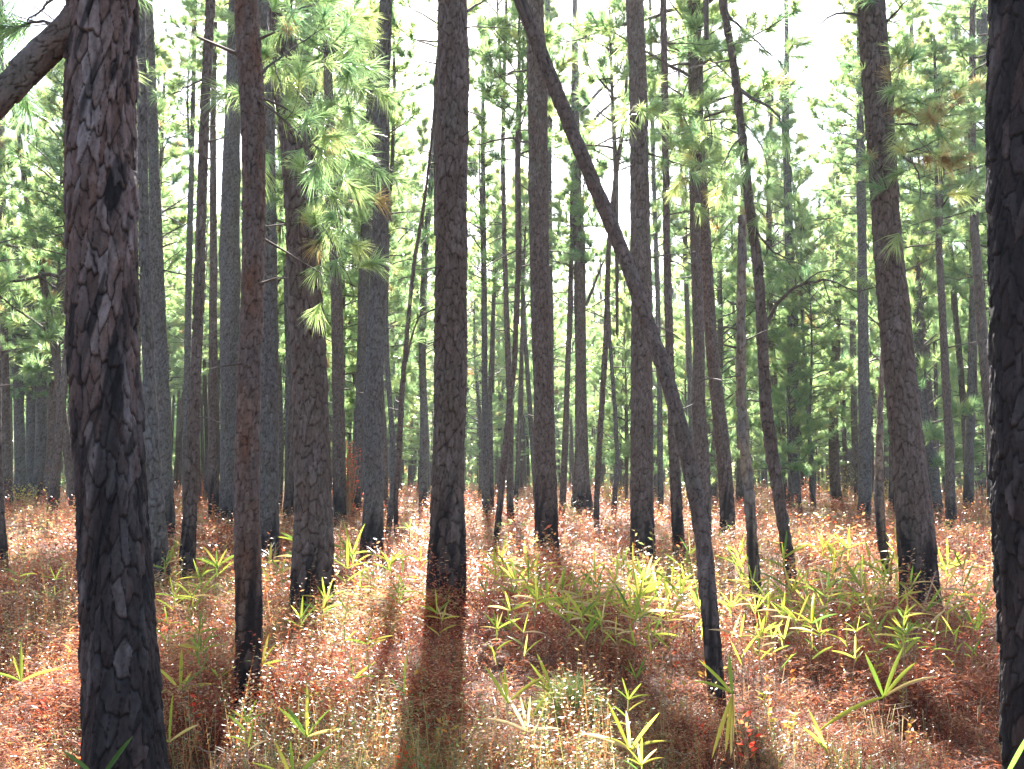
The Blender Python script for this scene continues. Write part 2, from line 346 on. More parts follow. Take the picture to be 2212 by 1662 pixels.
# ---------------------------------------------------------------- the trees one can tell apart
# (key, bark, total height, crown index or None, crown base height, label, polyline x,y,width from the base up)
G_ = 'pines standing in the forest'
TREES = [
 ('T1','near',15,3,11.5,'thick burnt pine nearest at the left, a heavy limb sloping down from it',[(276,1740,196),(271,1650,173),(251,1300,158),(235,1000,151),(224,800,148),(221,500,147),(218,250,146),(224,0,150)]),
 ('T44','near',15,3,11.5,'thick blackened pine cut off by the right edge of the photo',[(2262,1790,180),(2250,1600,162),(2241,1435,147),(2227,1093,150),(2222,800,150),(2216,547,144),(2208,300,136),(2216,0,142)]),
 ('T7','red',13,None,0,'reddish brown pine with stripped flaky bark, left of the wide plated pine',[(531,1535,52),(534,1500,56),(541,1367,60),(532,1093,58),(538,815,52),(548,547,50),(548,270,50),(540,134,52),(530,0,52)]),
 ('T9','brown',16,None,0,'wide plated pine right of the reddish one, its top lost in drooping needles',[(678,1350,106),(677,1310,95),(676,1093,84),(669,815,74),(656,547,77),(647,369,74),(635,268,70),(618,134,60),(605,0,50)]),
 ('T16','brown',19,0,14,'straight tall plated pine at centre left casting the broad shadow towards the viewer',[(966,1325,96),(965,1280,83),(966,1093,73),(970,900,71),(973,748,70),(977,547,67),(978,168,66),(976,0,61)]),
 ('T40','brown',18,3,13,'large plated pine tilting left as it rises, inside the right edge trunk',[(1990,1305,86),(1982,1200,78),(1974,1093,73),(1960,983,67),(1952,882,68),(1937,748,67),(1920,547,62),(1904,335,60),(1893,168,59),(1881,0,55)]),
 ('T28','brown',11,None,0,'slender pine leaning steeply to the left across the others, its foot dark',[(1549,1515,38),(1540,1400,38),(1530,1300,38),(1524,1200,36),(1512,1120,35),(1496,1040,34),(1475,940,33),(1436,800,32),(1390,670,31),(1335,520,30),(1262,350,31),(1192,175,31),(1125,0,32),(1050,-170,28)]),
 ('T22','brown',20,0,13,'straight plated pine with a dark foot whose top is crossed by the leaning trunk',[(1181,1210,60),(1181,1180,53),(1181,1100,50),(1175,882,44),(1168,700,43),(1166,547,42),(1162,335,42),(1160,168,42),(1155,0,38)]),
 ('T27','brown',20,2,13,'straight plated pine crossed halfway up by the leaning trunk',[(1390,1232,60),(1389,1200,54),(1388,1100,50),(1386,882,46),(1384,547,45),(1381,335,41),(1378,168,40),(1371,0,40)]),
 ('T11','grey',19,0,13,'grey plated pine between the wide pine and the straight centre one, black at the foot',[(802,1208,54),(804,1180,48),(807,1100,46),(808,815,42),(821,547,34),(824,335,34),(826,168,32),(834,0,28)]),
 ('T2','grey',17,1,12,'greyish pine close behind the thickest left trunk, left stem of a tight pair',[(353,1288,48),(350,1250,42),(336,1100,36),(322,815,26),(312,547,23),(306,200,22),(303,0,20)]),
 ('T2b','grey',19,2,14,'greyish pine close behind the thickest left trunk, right stem of the tight pair',[(367,1183,24),(363,1100,28),(353,1000,32),(349,815,31),(338,547,28),(334,400,24),(327,200,22),(320,0,20)]),
 ('T3','brown',18,5,11,'slim brown pine with dark foot, free standing between the tight pair and reddish trunk',[(400,1278,44),(402,1250,38),(412,1093,30),(420,882,24),(429,647,23),(437,400,20),(444,200,20),(455,0,20)]),
 ('T4','grey',19,5,12,'thin pine rising just behind and left of the slim free standing brown one',[(400,1122,14),(404,815,14),(409,547,14),(416,270,10),(422,0,8)]),
 ('T5','brown',19,1,14,'thin dark footed pine left of the broad grey trunk that the reddish pine overlaps',[(462,1130,26),(460,815,19),(461,547,16),(460,270,13),(466,0,8)]),
 ('T6','grey',21,0,14,'broad grey pine half hidden behind the left side of the reddish trunk',[(500,1142,56),(500,1100,50),(500,900,46),(496,547,44),(502,270,34),(508,0,26)]),
 ('T8','grey',21,2,15,'grey pine half hidden behind the right side of the reddish trunk',[(578,1217,50),(580,1100,46),(580,900,42),(577,547,42),(575,270,38),(570,0,32)]),
 ('T10','brown',19,4,13,'brown pine against the right side of the wide plated one',[(733,1143,32),(732,900,27),(727,647,25),(713,335,22),(705,0,16)]),
 ('T10b','grey',18,4,13,'thin grey pine peeping out left of the wide plated one',[(624,1117,20),(626,815,16),(618,547,14),(600,200,12)]),
 ('T11b','grey',19,0,12,'grey pine tucked close behind the left side of the black footed grey plated one',[(766,1123,24),(778,900,22),(788,547,24),(800,268,20),(806,0,14)]),
 ('T12','grey',16,5,7,'thin wavy pine touching the right side of the black footed grey plated one',[(838,1158,13),(850,1050,13),(848,950,13),(836,780,10),(833,600,9),(848,335,9),(852,200,7),(850,0,5)]),
 ('T14','brown',15,4,10,'very thin curved pine sweeping up to the right towards the straight centre trunk',[(859,1182,11),(853,1093,12),(862,983,14),(868,849,12),(881,700,10),(895,560,9),(912,470,8),(922,400,6)]),
 ('T15','grey',16,5,9,'thin pine half way between the curved thin stem and the straight centre trunk',[(914,1110,20),(916,916,17),(912,782,16),(917,553,14),(928,436,12),(938,300,10),(945,200,7)]),
 ('T17','grey',14,5,8,'thin straight pine first to the right of the straight centre trunk',[(1052,1122,22),(1050,1050,17),(1048,900,13),(1045,547,12),(1043,335,9),(1043,168,8),(1041,40,4)]),
 ('T18','grey',13,4,8,'very thin pine meeting the foot of the first thin stem right of the centre trunk',[(1062,1112,13),(1058,849,10),(1064,715,9),(1070,547,9),(1075,440,7)]),
 ('T19','brown',13,5,8,'thin pine starting far left at its foot and slanting right up beside its neighbour',[(1070,1187,15),(1079,1100,14),(1090,983,15),(1103,849,12),(1112,782,12),(1116,648,12),(1122,547,10),(1118,335,9),(1125,235,5)]),
 ('T20','brown',19,1,12,'thin pine bending left as it rises, crossed low down by the slanting stem',[(1104,1140,17),(1100,1050,14),(1102,900,14),(1098,782,13),(1090,547,10),(1086,335,10),(1089,168,8),(1094,0,6)]),
 ('T21a','grey',14,4,8,'left leg of two faint thin pines that meet like an upside down V',[(1112,1105,12),(1120,983,10),(1128,715,9),(1131,560,7),(1131,440,5)]),
 ('T21b','grey',13,4,9,'right leg of two faint thin pines that meet like an upside down V',[(1162,1112,15),(1157,1050,13),(1147,916,11),(1133,715,9),(1128,600,7)]),
 ('T23','grey',20,0,14,'thin pine glimpsed high up between the straight plated pine and the leaning trunk',[(1192,1112,15),(1188,600,13),(1183,67,13),(1182,0,12)]),
 ('T24','brown',12,4,9,'thin dark pine standing at the left of the thick flared double trunk',[(1214,1114,15),(1220,983,14),(1226,800,12),(1232,650,12),(1235,520,9)]),
 ('T25','brown',19,0,9,'thick pine with a flared double foot left of the leaning trunk, thin at top',[(1258,1114,56),(1257,1080,46),(1256,1030,36),(1256,949,28),(1254,782,24),(1252,547,26),(1244,436,26),(1243,300,20),(1242,134,15),(1242,0,10)]),
 ('T26','brown',15,5,9,'thin pine slanting up to the right, just right of the flared double trunk',[(1290,1160,13),(1288,1100,13),(1294,983,13),(1302,849,12),(1310,715,12),(1314,547,11),(1322,450,10),(1332,369,10),(1345,280,9),(1352,200,6)]),
 ('T26b','grey',9,None,0,'very thin pine meeting the right slanting stem at half height',[(1325,1114,12),(1334,1000,10),(1328,882,9),(1318,748,8),(1314,650,7)]),
 ('T29','brown',18,1,12,'slim brown pine passing behind the leaning trunk, dark foot hidden in cane leaves',[(1469,1218,30),(1465,1150,27),(1462,1093,26),(1456,983,22),(1450,849,19),(1444,681,18),(1440,503,15),(1437,268,15),(1433,0,14)]),
 ('T30','grey',18,5,10,'thin pine squeezed between the straight crossed pine and the slim one behind it',[(1427,1112,14),(1426,949,12),(1421,648,11),(1416,503,10),(1408,250,8),(1404,0,7)]),
 ('T31','brown',17,3,9,'brown pine right of the leaning trunk, left of two that cross at mid height',[(1521,1182,36),(1519,1100,33),(1517,1016,33),(1508,849,30),(1510,748,25),(1503,547,23),(1502,400,26),(1504,168,32),(1498,0,26)]),
 ('T32','brown',14,1,8,'brown pine curving left as it rises, right of two that cross at mid height',[(1570,1180,38),(1571,1140,34),(1571,1100,32),(1564,983,32),(1549,866,29),(1537,748,27),(1525,547,26),(1519,400,18),(1512,280,12)]),
 ('T33','tan',4.2,None,0,'tan pine snag with a broken top, bark partly gone, beside the wavy pine',[(1635,1340,28),(1629,1230,24),(1622,1128,24),(1616,1050,25),(1606,949,24),(1601,850,22),(1601,700,20),(1602,547,20),(1603,466,18)]),
 ('T34','brown',14,4,10,'wavy pine leaning left with one long arching bare limb on its right side',[(1713,1284,29),(1706,1230,27),(1692,1128,27),(1680,1060,27),(1668,983,27),(1654,866,27),(1649,782,24),(1643,648,23),(1634,547,21),(1617,436,20),(1604,302,19),(1592,200,18),(1585,134,17),(1560,0,17)]),
 ('T35','grey',18,2,6,'grey pine with side limbs and a widened foot, right of the wavy one',[(1717,1106,36),(1716,1070,28),(1715,983,24),(1713,850,24),(1711,681,21),(1705,547,20),(1702,400,18),(1696,268,16),(1700,100,10),(1698,0,8)]),
 ('T36','brown',13,1,8,'dark pine whose middle is hidden by sunlit needles, left of the thin reddish one',[(1810,1100,30),(1804,1060,23),(1800,916,21),(1803,800,20),(1810,650,15),(1812,500,12),(1810,370,9)]),
 ('T37','brown',14,5,8,'thin reddish pine just left of the grey one behind the tilted right pine',[(1853,1088,15),(1845,916,14),(1842,715,13),(1842,547,10),(1843,400,8)]),
 ('T38','grey',17,0,10,'grey pine directly left of the big tilted one on the right',[(1865,1130,32),(1868,1090,28),(1869,983,26),(1866,850,24),(1865,748,24),(1862,547,21),(1859,335,18),(1856,180,12),(1855,100,8)]),
 ('T39','tan',9,None,0,'thin twisted pale stem touching the left side of the big tilted right pine',[(1918,1260,20),(1908,1180,22),(1899,1100,22),(1898,983,17),(1902,866,12),(1908,748,10),(1912,600,8)]),
 ('T41','brown',15,1,9,'first slim pine to the right of the big tilted one',[(2012,1097,20),(2003,983,19),(1998,849,19),(2002,648,17),(2004,547,14),(2005,402,12),(1995,300,8)]),
 ('T42','brown',14,0,8,'dark slim pine leaning left, last clear one before the right edge trunk',[(2058,1145,25),(2053,1083,22),(2050,949,20),(2041,782,17),(2034,648,16),(2029,547,14),(2024,335,12),(2022,230,9)]),
 ('T42b','grey',12,4,7,'very thin pine between the two slim ones on the right',[(2021,1103,10),(2024,950,9),(2021,800,9),(2016,648,8),(2014,547,6)]),
 ('T43','grey',12,5,7,'thin wavy pine half way between the dark slim pine and the right edge trunk',[(2140,1105,13),(2132,900,11),(2123,748,11),(2116,664,10),(2104,547,8),(2100,430,5)]),
 ('T45','grey',16,3,10,'pine half hidden behind the left side of the right edge trunk, seen near the top',[(2165,1125,26),(2158,700,26),(2150,400,25),(2138,268,24),(2125,120,24),(2118,0,22)]),
 ('L1','brown',15,1,11,'dark pine cut off by the left edge of the photo, nearest of those there',[(3,1240,30),(-3,1093,24),(-8,950,22),(-11,700,20),(-14,0,16)]),
 ('L2','brown',16,1,6,'brown pine just inside the left edge of the photo',[(19,1103,21),(14,949,19),(9,715,16),(8,547,14),(4,300,12),(2,0,9)]),
 ('L3','grey',15,2,5,'second bluish grey pine from the left edge in the shaded row',[(45,1094,25),(42,949,23),(36,715,20),(32,547,14),(28,400,10)]),
 ('L4','grey',16,2,6,'third bluish grey pine from the left edge in the shaded row',[(66,1088,22),(66,949,20),(69,715,17),(64,547,12),(60,350,8)]),
 ('L5','grey',17,1,6,'fourth and widest bluish grey pine from the left edge in the shaded row',[(84,1090,28),(89,949,25),(90,715,20),(82,547,14),(75,380,10)]),
 ('L6','red',14,5,6,'reddish pine at the right end of the shaded row on the left',[(104,1092,25),(112,949,20),(116,815,18),(118,650,14),(116,500,10)]),
 ('L7','brown',17,3,5,'pine leaning far to the left beside the thickest left trunk, crossing the shaded row',[(162,1115,23),(151,1016,20),(134,882,18),(122,782,17),(103,648,16),(80,553,14),(65,470,13),(52,386,12),(43,302,10),(28,235,8)]),
]
LAND = {}
for ti, (key, bark, H, ck, cb, label, pl) in enumerate(TREES):
    b = at_height(pl[0][0], pl[0][1], .10)
    Y0 = b[1]; base = np.array([b[0], Y0, 0.0])
    P, R = [], []
    for (x, y, w) in pl:
        q = at_depth(x, y, Y0 + (.9 * len(P) / len(pl) if key == 'T28' else 0)); P.append(q)
        R.append(.5 * w / FPX * (q[1] * cp + (q[2] - CAM_H) * sp_))
    P = np.array(P); R = np.array(R)
    P = np.vstack([P[0] + (P[0] - P[1]) * (.3 / max(.05, np.linalg.norm(P[0] - P[1]))), P]); R = np.concatenate([[R[0] * 1.1], R])
    if P[-1, 2] < H - .3 and key != 'T33':
        d = norm(P[-1] - P[-2]); n = 5; q = P[-1].copy(); r0 = R[-1]
        ext = H - q[2]
        for i in range(n):
            d = norm(d * .7 + np.array([0, 0, .3])); q = q + d * (ext / n / max(d[2], .3))
            P = np.vstack([P, q]); R = np.concatenate([R, [max(r0 * (1 - .65 * (i + 1) / n), .02)]])
    t = empty('pine_tree' if key not in ('T33',) else 'dead_pine_snag', base)
    tag(t, label, 'tree'); LAND[key] = (t, base)
    big = key in ('T1', 'T44')
    V, F, at, (C, RC) = trunk_mesh(P, R, Y0, ti * 1.37 + 2, plate=.05 if big else (.036 if key in ('T7', 'T28') else .068 if Y0 < 20 else .055),
            amp=.014 if big else (.009 if Y0 < 9 else .019), char_h=4.2 if key == 'T44' else 1.7 if big else (.45 + .5 * ((ti * 37) % 10) / 10),
            char_mix=.95 if key == 'T44' else .85 if big else .93, ztop_frame=CAM_H + Y0 * .47, base=base)
    me = make_mesh('trunk', V, F, M_BARK[bark], at, smooth=not big)
    link('trunk', me, t)
    if ck is not None:
        zc = cb; i = int(np.argmin(np.abs(C[:, 2] - zc))); c0 = C[i] - base
        hc = max(3.5, H - cb); sz = hc / LIBH[ck]
        thin = key in ('T25', 'T17', 'T18', 'T19', 'T20', 'T21a', 'T21b', 'T26', 'T30', 'T24', 'T15', 'T14', 'T29')
        if thin: ck = 4; sz = min(hc, 6.5) / LIBH[4]
        add_crown(t, c0, ck, s=.75 if thin else min(1.15, max(.7, sz * .95)), rz=ti * 1.9, sz=sz)
    LAND[key] = (t, base, C, RC)
    if key not in ('T1', 'T44', 'T28'):
        rt = np.random.default_rng(900 + ti)
        for _ in range(9 if Y0 > 14 else 6):
            sg = []
            zt = 2.2 + (min(H, CAM_H + Y0 * .45) - 2.5) * rt.random() ** .8
            i = int(np.argmin(np.abs(C[:, 2] - zt))); az = rt.random() * 6.28; o_ = C[i] - base + np.array([math.cos(az), math.sin(az), 0]) * RC[i] * .7
            stub = rt.random() < .35
            if stub: q = o_ + np.array([math.cos(az), math.sin(az), .3]) * (.1 + .2 * rt.random()); sg.append((o_, q, .014, .008))
            else: grow_branch(o_, az, .3 + 1.6 * rt.random() * (1.3 if Y0 > 20 else .3), .1 + .3 * rt.normal(), rt, sg, [], .006 + .0005 * Y0, bare=.2, dens=.6, droop=.03)
            Vt, Ft = tubes(sg, 4); link('dead_branch', make_mesh('dead_branch', Vt, Ft, M_WOOD), t)

# ---------------------------------------------------------------- near limbs with needles seen one by one
def limb(key, pts, r0, r1=.006, depth=None, twigs=8, K=46, tsize=.2, tone=.5, seed=1, leaves=True, tuft_end=True, name='limb', dead=0.0, start_t=.25, down=.0):
    """limb of a named tree, polyline of (x,y) picture points at a depth offset range"""
    t, base = LAND[key][:2]; r = np.random.default_rng(seed)
    d0, d1 = depth
    P = np.array([at_depth(x, y, d0 + (d1 - d0) * i / (len(pts) - 1)) for i, (x, y) in enumerate(pts)])
    s = np.concatenate([[0], np.cumsum(np.linalg.norm(np.diff(P, axis=0), axis=1))])
    n = max(6, int(s[-1] / .09)); ss = np.linspace(0, s[-1], n)
    Q = np.stack([np.interp(ss, s, P[:, i]) for i in range(3)], 1)
    for _ in range(2): Q[1:-1] = (Q[:-2] + Q[1:-1] * 2 + Q[2:]) / 4
    Q[1:-1] += r.normal(size=Q[1:-1].shape) * .006
    rad = r0 + (r1 - r0) * (ss / s[-1]) ** .8
    segs = [(Q[i], Q[i + 1], rad[i], rad[i + 1]) for i in range(n - 1)]; tuf = []
    for k in range(twigs):
        i = int(n * (start_t + (1 - start_t) * (k + r.random()) / max(twigs, 1))); i = min(i, n - 2)
        d = norm(Q[i + 1] - Q[i]); side = norm(np.cross(d, r.normal(size=3)) + d * .8 + np.array([0, 0, .15 - down]))
        l = (.18 + .5 * r.random()); a = Q[i]
        q = a
        for m in range(4):
            side = norm(side + r.normal(size=3) * .16 + np.array([0, 0, .06 - down * .6])); e = q + side * l / 4
            segs.append((q, e, max(.0022, rad[i] * .4 * (1 - m / 5)), max(.0018, rad[i] * .4 * (1 - (m + 1) / 5)))); q = e
            if leaves and m == 2 and r.random() < .6: tuf.append((q, norm(side + r.normal(size=3) * .3), tsize * .85, r.random() < dead, tone))
        if leaves: tuf.append((q, side, tsize * (1.0 + .35 * r.random()), r.random() < dead, tone))
    if leaves and tuft_end: tuf.append((Q[-1], norm(Q[-1] - Q[-2]), tsize * 1.1, False, tone))
    V, F = tubes(segs, 6); ob = link(name, make_mesh(name, V - base, F, M_WOOD), t)
    if tuf:
        Pt, A, S, RR = tuft_arrays(tuf, r)
        V, F, q = needles(Pt, A, S, RR, int(K * 1.4), .0048, r, curved=True, spread=(.1, 1.15))
        link('needles', make_mesh('needles', V - base, F, M_NEEDLE, {'rnd': q}), ob)
    return ob

# heavy plated limb sloping down from the thickest left trunk
t1, b1 = LAND['T1'][:2]; Yl = b1[1] - .02
lp = [(228, -40, 66), (150, 66, 68), (90, 120, 66), (40, 170, 63), (0, 212, 62), (-80, 300, 60), (-190, 400, 55)]
P = np.array([at_depth(x, y, Yl - .03 * i) for i, (x, y, w) in enumerate(lp)])[::-1]; R = np.array([w for _, _, w in lp])[::-1] / FPX * .5 * Yl
V, F, atd, _ = trunk_mesh(P, R, Yl, 91.3, plate=.045, amp=.008, char_h=.1, char_mix=.5, ztop_frame=9, base=b1)
link('limb', make_mesh('limb', V, F, M_BARK['brown'], atd, smooth=True), t1)

# needle bearing limbs of the wide plated pine and the reddish pine, top left
d9 = LAND['T9'][1][1]; d7 = LAND['T7'][1][1]
for i, (pts, a, b, tw, dd) in enumerate([
    ([(612, 60), (660, 95), (710, 115), (750, 100), (772, 88)], d9, d9 - 2.6, 9, 0),
    ([(625, 180), (665, 225), (690, 260), (720, 275), (745, 300)], d9, d9 - 2.2, 10, .1),
    ([(608, 40), (640, 20), (680, 10), (725, 25), (755, 60)], d9, d9 - 1.5, 10, 0),
    ([(640, 300), (600, 250), (590, 170), (600, 90), (640, -20)], d9 - .4, d9 - 2.4, 9, 0),
    ([(655, 420), (690, 470), (715, 520), (728, 570)], d9 - .3, d9 - 1.6, 7, 0),
    ([(650, 330), (700, 380), (730, 450), (742, 500)], d9 - .3, d9 - 1.8, 7, .15),
    ([(640, -60), (700, 30), (720, 120), (745, 190), (755, 240)], d9 - .5, d9 - 2.5, 12, .05),
    ([(600, -70), (575, 0), (580, 90), (600, 170), (625, 230)], d9 - .6, d9 - 2.8, 10, 0),
    ([(665, 560), (640, 500), (655, 440), (690, 400)], d9 - .6, d9 - 1.3, 5, .2)]):
    limb('T9', pts, .016, .004, (a, b), twigs=tw, seed=40 + i, tone=.45, dead=dd, K=52, down=.1)
for i, (pts, a, b, tw) in enumerate([
    ([(548, 210), (600, 245), (650, 300), (700, 330)], d7, d7 - .3, 7),
    ([(550, 190), (590, 130), (640, 100), (700, 60)], d7, d7 + .5, 6)]):
    limb('T7', pts, .012, .003, (a, b), twigs=tw, seed=60 + i, tone=.4, K=40, tsize=.17)
# upper left needles in front of the shaded row
dl = LAND['T1'][1][1]
for i, (pts, a, b) in enumerate([([(222, 30), (150, 60), (80, 40), (20, 70), (-20, 100)], dl + .2, dl + 1.2), ([(222, -60), (140, -20), (90, 20), (40, 60)], dl, dl + 1.4)]):
    limb('T1', pts, .014, .004, (a, b), twigs=9, seed=70 + i, tone=.25, K=46)
# limbs of the pines on the right and in the centre
d27, d34, d40, d31 = (LAND[k][1][1] for k in ('T27', 'T34', 'T40', 'T31'))
limb('T27', [(1392, 265), (1384, 245), (1376, 225), (1366, 235), (1352, 262)], .012, .004, (d27 - .2, d27 - 1.6), twigs=7, seed=80, tone=.6, tsize=.26)
limb('T27', [(1395, 330), (1440, 345), (1480, 360), (1530, 350)], .02, .005, (d27, d27 - 1.2), twigs=6, seed=81, tone=.5, tsize=.24)
limb('T34', [(1654, 701), (1680, 655), (1705, 625), (1738, 611), (1772, 604), (1800, 607), (1820, 614), (1846, 637), (1880, 622), (1919, 620)], .028, .005, (d34, d34 - .8), twigs=16, seed=82, leaves=False)
limb('T34', [(1738, 611), (1760, 590), (1790, 580), (1825, 585), (1840, 590)], .013, .004, (d34 - .3, d34 - .2), twigs=6, seed=83, tone=.5, K=34)
limb('T34', [(1700, 560), (1735, 610), (1770, 660), (1790, 690)], .008, .003, (d34 + .4, d34 - .1), twigs=6, seed=84, leaves=False)
limb('T34', [(1600, 195), (1625, 215), (1660, 225), (1680, 250), (1690, 270)], .03, .008, (d34, d34 - .8), twigs=9, seed=85, tone=.3, K=34)
limb('T34', [(1572, 35), (1600, 60), (1630, 85), (1655, 110), (1690, 140)], .02, .005, (d34, d34 - .6), twigs=9, seed=86, tone=.4)
limb('T34', [(1604, 290), (1580, 320), (1560, 360), (1545, 420)], .016, .004, (d34, d34 - .9), twigs=8, seed=87, tone=.5)
limb('T34', [(1636, 500), (1660, 540), (1700, 560), (1740, 575)], .018, .005, (d34, d34 + .6), twigs=9, seed=88, tone=.45)
limb('T34', [(1600, 260), (1640, 300), (1660, 360), (1655, 420)], .014, .004, (d34, d34 - .6), twigs=10, seed=89, tone=.35)
limb('T31', [(1500, 150), (1480, 190), (1470, 240), (1500, 300)], .022, .005, (d31, d31 - 1.2), twigs=9, seed=90, tone=.6, tsize=.28)
limb('T31', [(1508, 200), (1530, 240), (1540, 300), (1520, 370)], .022, .005, (d31, d31 - 1.4), twigs=9, seed=91, tone=.6, tsize=.28)
limb('T31', [(1504, 300), (1520, 330), (1500, 380), (1480, 420)], .02, .005, (d31, d31 - 1.2), twigs=8, seed=92, tone=.6, tsize=.28, dead=.2)
limb('T31', [(1515, 300), (1470, 290), (1440, 288), (1410, 290)], .03, .006, (d31, d31 - .3), twigs=8, seed=93, leaves=False)
for i, (pts, dd) in enumerate([([(1926, 235), (1935, 180), (1945, 140)], 0), ([(1926, 250), (1950, 225), (1985, 220), (2020, 235)], .3),
                               ([(1930, 310), (1960, 330), (2000, 315), (2040, 295)], .6), ([(1935, 330), (1975, 350), (1990, 400), (1985, 440)], .5),
                               ([(1912, 50), (1950, 10), (1975, -10)], 0), ([(1928, 270), (1970, 270), (2010, 262), (2060, 280)], .2)]):
    limb('T40', pts, .018, .004, (d40, d40 - .9), twigs=7, seed=100 + i, tone=.55, dead=dd, tsize=.22)
limb('T40', [(1855, 35), (1820, 25), (1790, 35), (1760, 60)], .022, .005, (d40, d40 + .5), twigs=6, seed=110, leaves=False)
limb('T40', [(1893, 290), (1870, 290), (1860, 296), (1856, 330)], .014, .004, (d40 - .1, d40 - .6), twigs=4, seed=111, leaves=False)
d35, d13, d16, d25, d22, d3 = (LAND[k][1][1] for k in ('T35', 'T14', 'T16', 'T25', 'T22', 'T3'))
limb('T35', [(1715, 500), (1740, 480), (1790, 472), (1830, 465), (1870, 455)], .05, .012, (d35, d35 - 1), twigs=14, seed=120, tone=.6, K=16, tsize=.34)
limb('T35', [(1728, 860), (1760, 850), (1800, 845), (1850, 840)], .045, .012, (d35, d35 - 2), twigs=12, seed=121, tone=.6, K=18, tsize=.34)
limb('T35', [(1712, 430), (1690, 450), (1640, 425), (1600, 420)], .05, .012, (d35, d35 + 1), twigs=12, seed=122, leaves=False)
limb('T14', [(878, 782), (888, 731), (902, 688), (918, 668), (936, 655)], .035, .008, (d13, d13 - .4), twigs=9, seed=123, tone=.5, K=20, tsize=.26)
limb('T16', [(1008, 25), (1030, 10), (1060, -5)], .02, .006, (d16, d16 + .4), twigs=4, seed=124, leaves=False)
limb('T25', [(1266, 661), (1285, 612), (1304, 564), (1330, 500)], .07, .02, (d25, d25 + .3), twigs=5, seed=125, leaves=False)
limb('T25', [(1242, 580), (1225, 572), (1205, 566), (1190, 563)], .06, .02, (d25, d25 - 2), twigs=8, seed=126, tone=.4, K=16, tsize=.34)
limb('T25', [(1256, 240), (1300, 190), (1340, 150), (1355, 80)], .08, .02, (d25, d25 + .3), twigs=12, seed=127, tone=.7, K=12, tsize=.34)
limb('T25', [(1256, 300), (1290, 250), (1330, 215), (1362, 170)], .08, .02, (d25, d25 - .6), twigs=12, seed=128, tone=.7, K=12, tsize=.34)
limb('T22', [(1142, 152), (1110, 156), (1085, 160), (1062, 175)], .02, .005, (d22, d22 + 1), twigs=6, seed=129, leaves=False)
limb('T3', [(446, 180), (470, 200), (484, 218), (500, 240)], .014, .004, (d3, d3 + .5), twigs=6, seed=130, leaves=False)
limb('T3', [(440, 170), (400, 190), (370, 205), (345, 200)], .014, .004, (d3, d3 + .9), twigs=7, seed=131, tone=.4)

# ---------------------------------------------------------------- background pines: individual trees farther off
r = np.random.default_rng(21)
def bg_trunk(seed, H=16, r0=.17):
    rr = np.random.default_rng(seed)
    z = np.linspace(-.3, H, 90); ph = rr.random() * 6
    P = np.stack([.22 * np.sin(z * .28 + ph) - .22 * math.sin(ph), .2 * np.sin(z * .21 + ph * 2) - .2 * math.sin(2 * ph), z], 1)
    R = r0 * (1 - .72 * np.clip(z, 0, H) / H) * (1 + .35 * np.exp(-np.clip(z, 0, 9) / .35))
    V, F, at, ax = trunk_mesh(P, R, 40., seed, plate=.09, amp=.02, char_h=.7, char_mix=.85, ztop_frame=99)
    at['axis'] = ax[0]
    return V, F, at
BT, BTC = [], []
for k, b in enumerate(['grey', 'brown', 'grey', 'brown']):
    V, F, at = bg_trunk(200 + k, 16, .16)
    BTC.append(at.pop('axis'))
    BT.append(make_mesh('trunk', V, F, M_BARK[b], at, smooth=True))
BL = ['slender pine far back among the others, its crown of sunlit needles reaching low',
      'bluish shaded pine in the far forest behind the ferns']
named = np.array([[v[1][0], v[1][1]] for v in LAND.values()])
spots = []
def gap_x(xv):       # picture columns with open sky above
    return (330 < xv < 610) or (850 < xv < 1460) or (1690 < xv < 1850) or (2000 < xv < 2150)
tries = 0
while len(spots) < 208 and tries < 20000:
    tries += 1
    u = r.random(); Y = 34 + 74 * u ** .75
    xv = -120 + 2450 * r.random(); xv = xv if len(spots) < 172 else -60 + 1160 * r.random(); Y = Y if len(spots) < 172 else 62 + 42 * r.random(); X = (xv - 1106) / FPX * Y
    if 860 < xv < 1500 and Y < 54: continue
    if min([9.] + [math.hypot(X - a, Y - b) for a, b, *_ in spots]) < 1.5: continue
    if np.min(np.hypot(named[:, 0] - X, named[:, 1] - Y)) < 1.4: continue
    spots.append((X, Y, xv))
n_bg = len(spots)
for (xa, xb, n_) in ((-60, 290, 3), (560, 840, 3), (1470, 1690, 3), (1890, 2280, 8)):
    m_ = 0
    while m_ < n_:
        xv = xa + (xb - xa) * r.random(); Y = 33 + 16 * r.random(); X = (xv - 1106) / FPX * Y
        if np.min(np.hypot(named[:, 0] - X, named[:, 1] - Y)) < 1.6: continue
        spots.append((X, Y, xv)); m_ += 1
